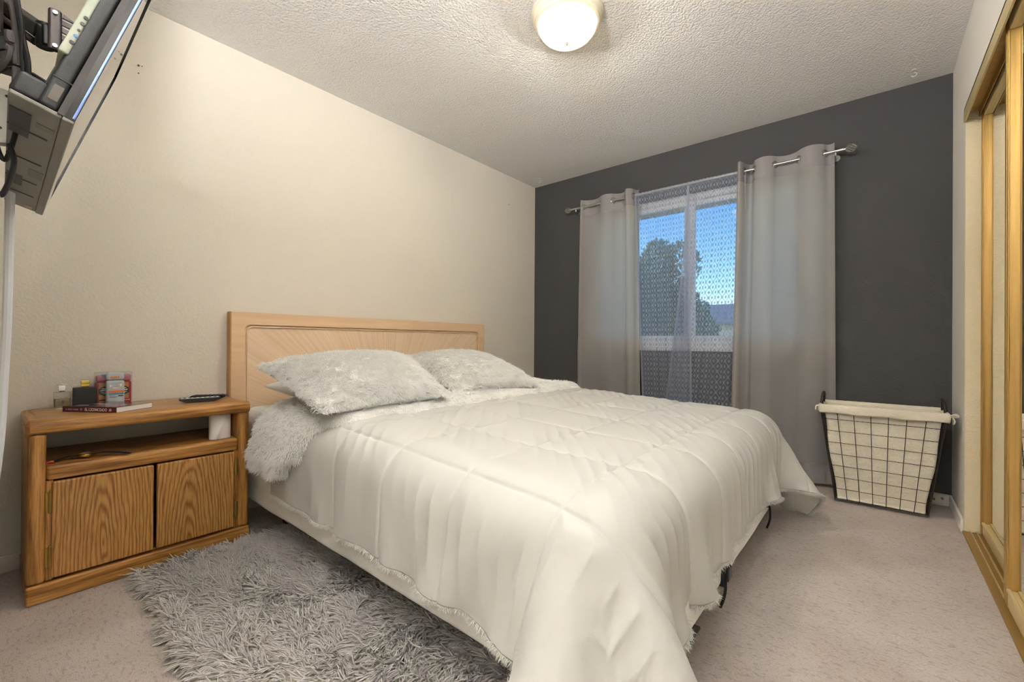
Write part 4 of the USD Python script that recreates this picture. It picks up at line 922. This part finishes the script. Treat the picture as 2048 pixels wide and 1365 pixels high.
kx, ky, kz = topb['x'][1]+.018, topb['y'][0]+.02, topb['z']-.002
obj('tie_bow', cat_([tube([[kx-.01, ky, kz], [kx+.004, ky-.012, kz+.012], [kx+.016, ky-.008, kz+.004], [kx, ky, kz]], .004, 6, 5), tube([[kx, ky, kz], [kx+.014, ky+.008, kz+.014], [kx+.022, ky+.004, kz+.002], [kx+.002, ky, kz]], .004, 6, 5), tube([[kx, ky, kz], [kx+.008, ky-.01, kz-.02], [kx+.004, ky-.006, kz-.036]], .0035, 6, 5), trimesh.creation.icosphere(2, .006).apply_translation([kx, ky, kz])]), M['liner'], lb)
k2 = topb['x'][0]-.012
obj('tie_bow', cat_([tube([[k2+.006, topb['y'][0]+.01, kz+.01], [k2-.008, topb['y'][0], kz+.004], [k2-.010, topb['y'][0], kz-.018]], .004, 6, 5), trimesh.creation.icosphere(2, .006).apply_translation([k2, topb['y'][0]+.006, kz+.004])]), M['liner'], lb)

# ================================================================= TELEVISION ON ITS ARM
tau, yawt = math.radians(18.5), math.radians(-.587)
dxv = np.array([math.cos(yawt), math.sin(yawt), 0]); n0 = np.array([-math.sin(yawt), math.cos(yawt), 0])
upv = n0*math.sin(tau)+np.array([0, 0, 1])*math.cos(tau); nv = n0*math.cos(tau)-np.array([0, 0, 1])*math.sin(tau)
TM = np.array([-1.56, .102, 1.30]); F4 = frame4(TM, dxv, nv, upv)
def tvm(m): m = m.copy(); m.apply_transform(F4); return m
W2, HT = .445, .545
tv = thing('television', 'black flat screen television tilted forward on a wall arm, seen from its edge', 'television', TM)
fr_ = sbox(-W2, 0, W2, HT).difference(sbox(-W2+.03, .045, W2-.03, HT-.03))
bez = extrude(fr_, .014); bez.apply_transform(frame4([0, 0, 0], [1, 0, 0], [0, 0, 1], [0, -1, 0]))
obj('bezel', tvm(bez), M['black_gloss'], tv)
obj('bezel_edge', tvm(rbox(W2-.001, W2+.0015, -.0052, -.001, .004, HT, .0007, 6)), mat('bezel_glint_blue', '6f86bd', .12, .8), tv)  # blue highlight on the glossy bezel, painted as a coloured strip
obj('screen', tvm(bx(-W2+.028, W2-.028, -.010, -.003, .043, HT-.028)), M['screen'], tv)
obj('bottom_bezel', tvm(rbox(-W2, W2, -.016, .0005, -.006, .002, .002, 8)), M['tv_grey'], tv)
obj('side_band', tvm(bx(-W2+.001, W2-.001, -.024, -.014, .002, HT-.001)), mat('tv_band', '2a2522', .5), tv)
obj('back_shell', tvm(rbox(-W2+.004, W2-.004, -.052, -.024, .004, HT-.004, .008, 12)), M['tv_shell'], tv)
obj('shell_seam', tvm(bx(W2-.0045, W2-.003, -.050, -.024, .062, .064)), M['black_plastic'], tv)
obj('side_label', tvm(bx(W2-.0045, W2-.0035, -.043, -.030, .020, .050)), mat('tv_label', '5a524c', .5), tv)
obj('speaker_box', tvm(rbox(-W2+.02, W2-.006, -.086, -.045, .003, .046, .008, 12)), M['tv_shell'], tv)
obj('bottom_cover', tvm(rbox(-W2+.004, W2-.004, -.083, -.016, -.004, .004, .002, 8)), M['tv_grey'], tv)
for x in (W2-.16, W2-.36, W2-.55, W2-.70): obj('bottom_slot', tvm(bx(x-.003, x+.003, -.082, -.026, -.0052, -.003)), M['black_plastic'], tv)
for xa, xb, ya, yb in ((W2-.20, W2-.06, -.080, -.052), (W2-.62, W2-.52, -.080, -.052), (W2-.42, W2-.37, -.080, -.068)): obj('bottom_vent', tvm(bx(xa, xb, ya, yb, -.0050, -.003)), M['tv_dark'], tv)
for xa, xb in ((W2-.11, W2-.085), (W2-.49, W2-.42)): obj('bottom_recess', tvm(bx(xa, xb, -.045, -.020, -.0048, -.003)), mat('tv_recess', '6c6a64', .5), tv)
obj('rating_label', tvm(bx(-W2+.02, -W2+.06, -.040, -.024, -.0048, -.003)), M['print_grey'], tv)
obj('port_panel', tvm(rbox(W2-.30, W2-.002, -.060, -.046, .11, .50, .003, 8)), M['port_strip'], tv)
for z, r, m_ in ((.135, .0035, 'black_plastic'), (.150, .0028, 'deo_blue'), (.163, .0022, 'black_plastic'), (.178, .0035, 'steel_grey'), (.192, .0032, 'black_plastic')):
    obj('port', tvm(cyl((W2-.004, -.050, z), (W2-.0005, -.050, z), r, 12)), M[m_], tv)

arm = thing('television_mount', 'black articulated wall mount arm behind the television', 'tv mount', (-1.6, .0, 1.6))
obj('wall_plate', rbox(-1.80, -1.66, YF, YF+.012, 1.48, 1.80, .004, 8), M['steel_dark'], arm)
obj('pivot_block', rbox(-1.76, -1.70, YF+.008, YF+.06, 1.60, 1.74, .006, 8), M['steel_dark'], arm)
def bar(a, b, w, h):
    a, b = np.asarray(a, float), np.asarray(b, float); L = np.linalg.norm(b-a); m = local_box(L+.02, w, h, .006); d = (b-a)/L
    y = np.cross([0, 0, 1], d); y /= np.linalg.norm(y); m.apply_transform(frame4((a+b)/2, d, y, np.cross(d, y))); return m
obj('upper_arm', bar((-1.72, .03, 1.76), (-1.50, .078, 1.625), .034, .034), M['steel_dark'], arm)
obj('arm_cover', bar((-1.70, .018, 1.72), (-1.53, .064, 1.612), .014, .016), M['steel_grey'], arm)
obj('elbow', cat_([cyl((-1.50, .080, 1.592), (-1.50, .080, 1.645), .016, 20), rbox(-1.50, -1.478, .074, .098, 1.590, 1.640, .005, 8)]), M['steel_dark'], arm)
obj('pivot_sleeve', cyl((-1.44, -.002, 1.56), (-1.44, -.002, 1.70), .018, 20), M['steel_grey'], arm)
obj('tilt_link', rbox(-1.478, -1.464, .083, .106, 1.578, 1.676, .005, 8), M['steel_grey'], arm)
for z in (1.588, 1.665): obj('link_bolt', cyl((-1.466, .094, z), (-1.460, .094, z), .0045, 12), M['screw'], arm)
pl = Polygon([(.098, 1.59), (.108, 1.675), (.135, 1.66), (.147, 1.665), (.125, 1.575), (.108, 1.575)])
for k in range(4): 
    z = 1.602+k*.017; pl = pl.difference(Polygon([(.104, z+.006), (.120+.004*k, z+.001), (.120+.004*k, z+.008), (.104, z+.012)]))
obj('tilt_plate', extrude(pl.buffer(0), .005, yz_at(-1.478)), M['steel_grey'], arm)
obj('mount_rail', tvm(bx(-.005, .045, -.072, -.053, .09, .47)), M['steel_dark'], arm)
obj('mount_rail', tvm(bx(.16, .19, -.075, -.053, .04, .50)), M['steel_dark'], arm)
cbl = [([[-1.52, -.015, 1.80], [-1.50, .03, 1.66], [-1.5, .036, 1.57], [-1.5, .037, 1.50], [-1.5, .036, 1.40]], .0075, 'cable_grey', 'grey flat cable hanging behind the television'),
       ([[-1.50, .030, 1.74], [-1.48, .037, 1.655], [-1.48, .046, 1.58], [-1.48, .053, 1.53], [-1.48, .054, 1.42]], .0055, 'cable_black', 'thick black cable hanging behind the television mount'),
       ([[-1.49, .032, 1.70], [-1.47, .042, 1.62], [-1.47, .043, 1.55], [-1.47, .047, 1.46], [-1.47, .048, 1.40]], .003, 'cable_black', 'thin black cable hanging behind the television'),
       ([[-1.62, .000, 1.533], [-1.5, .030, 1.527], [-1.5, .055, 1.523], [-1.5, .066, 1.518]], .0028, 'cable_black', 'thin signal cable with plug running to the television back'),
       ([[-1.55, .004, 1.565], [-1.5, .020, 1.556], [-1.5, .035, 1.558], [-1.5, .040, 1.59]], .0026, 'cable_black', 'short black cable loop beside the mount arm'),
       ([[-1.55, -.004, 1.51], [-1.52, .018, 1.53], [-1.5, .028, 1.56], [-1.5, .026, 1.60]], .009, 'cable_grey', 'thick grey cable bend beside the mount arm')]
for p_, r_, m_, lab in cbl:
    t_ = thing('cable', lab, 'cable', p_[0]); obj('cable_run', tube(p_, r_, 8, 8), M[m_], t_)
    if 'plug' in lab: obj('plug', bar(p_[-1], np.array(p_[-1])+[0, .018, -.008], .010, .010), M['cable_black'], t_)
pc = thing('power_cord', 'black power cord looped under the far end of the television', 'cord', (-1.3, .02, 1.2))
obj('cord_run', tube([[-1.31, .024, 1.29], [-1.30, .030, 1.255], [-1.30, .024, 1.215], [-1.30, .014, 1.185], [-1.30, .006, 1.20], [-1.30, .006, 1.26]], .0045, 8, 8), M['cable_black'], pc)
obj('cord_run', tube([[-1.34, .004, 1.36], [-1.33, .008, 1.29], [-1.33, .018, 1.262], [-1.32, .026, 1.285], [-1.32, .034, 1.33]], .004, 8, 8), M['cable_black'], pc)
wc_ = thing('white_cord', 'thick white cord hanging down at the left from the television', 'cord', (-1.2, .02, .9))
obj('cord_run', tube([[-1.86, .040, 1.40], [-1.86, .037, 1.353], [-1.86, .036, 1.296], [-1.86, .035, 1.198], [-1.86, .034, 1.072], [-1.86, .032, .932], [-1.86, .028, .807], [-1.86, .024, .683], [-1.865, .018, .573], [-1.88, .005, .42]], .0102, 10, 8), M['cable_white'], wc_)
cp = thing('cable_box', 'white plastic cable box with screw holes on the wall behind the television', 'cable box', (-1.72, .0, 1.45))
pp = Polygon([(YF, 1.36), (.038, 1.37), (.044, 1.40), (.040, 1.47), (.030, 1.49), (YF, 1.50)])
obj('box_shell', extrude(pp, .03, yz_at(-1.60)), M['plate_white'], cp)
for y, z in ((.024, 1.478), (.014, 1.400)): obj('screw_hole', cyl((-1.5705, y, z), (-1.5690, y, z), .0032, 10), M['black_plastic'], cp)
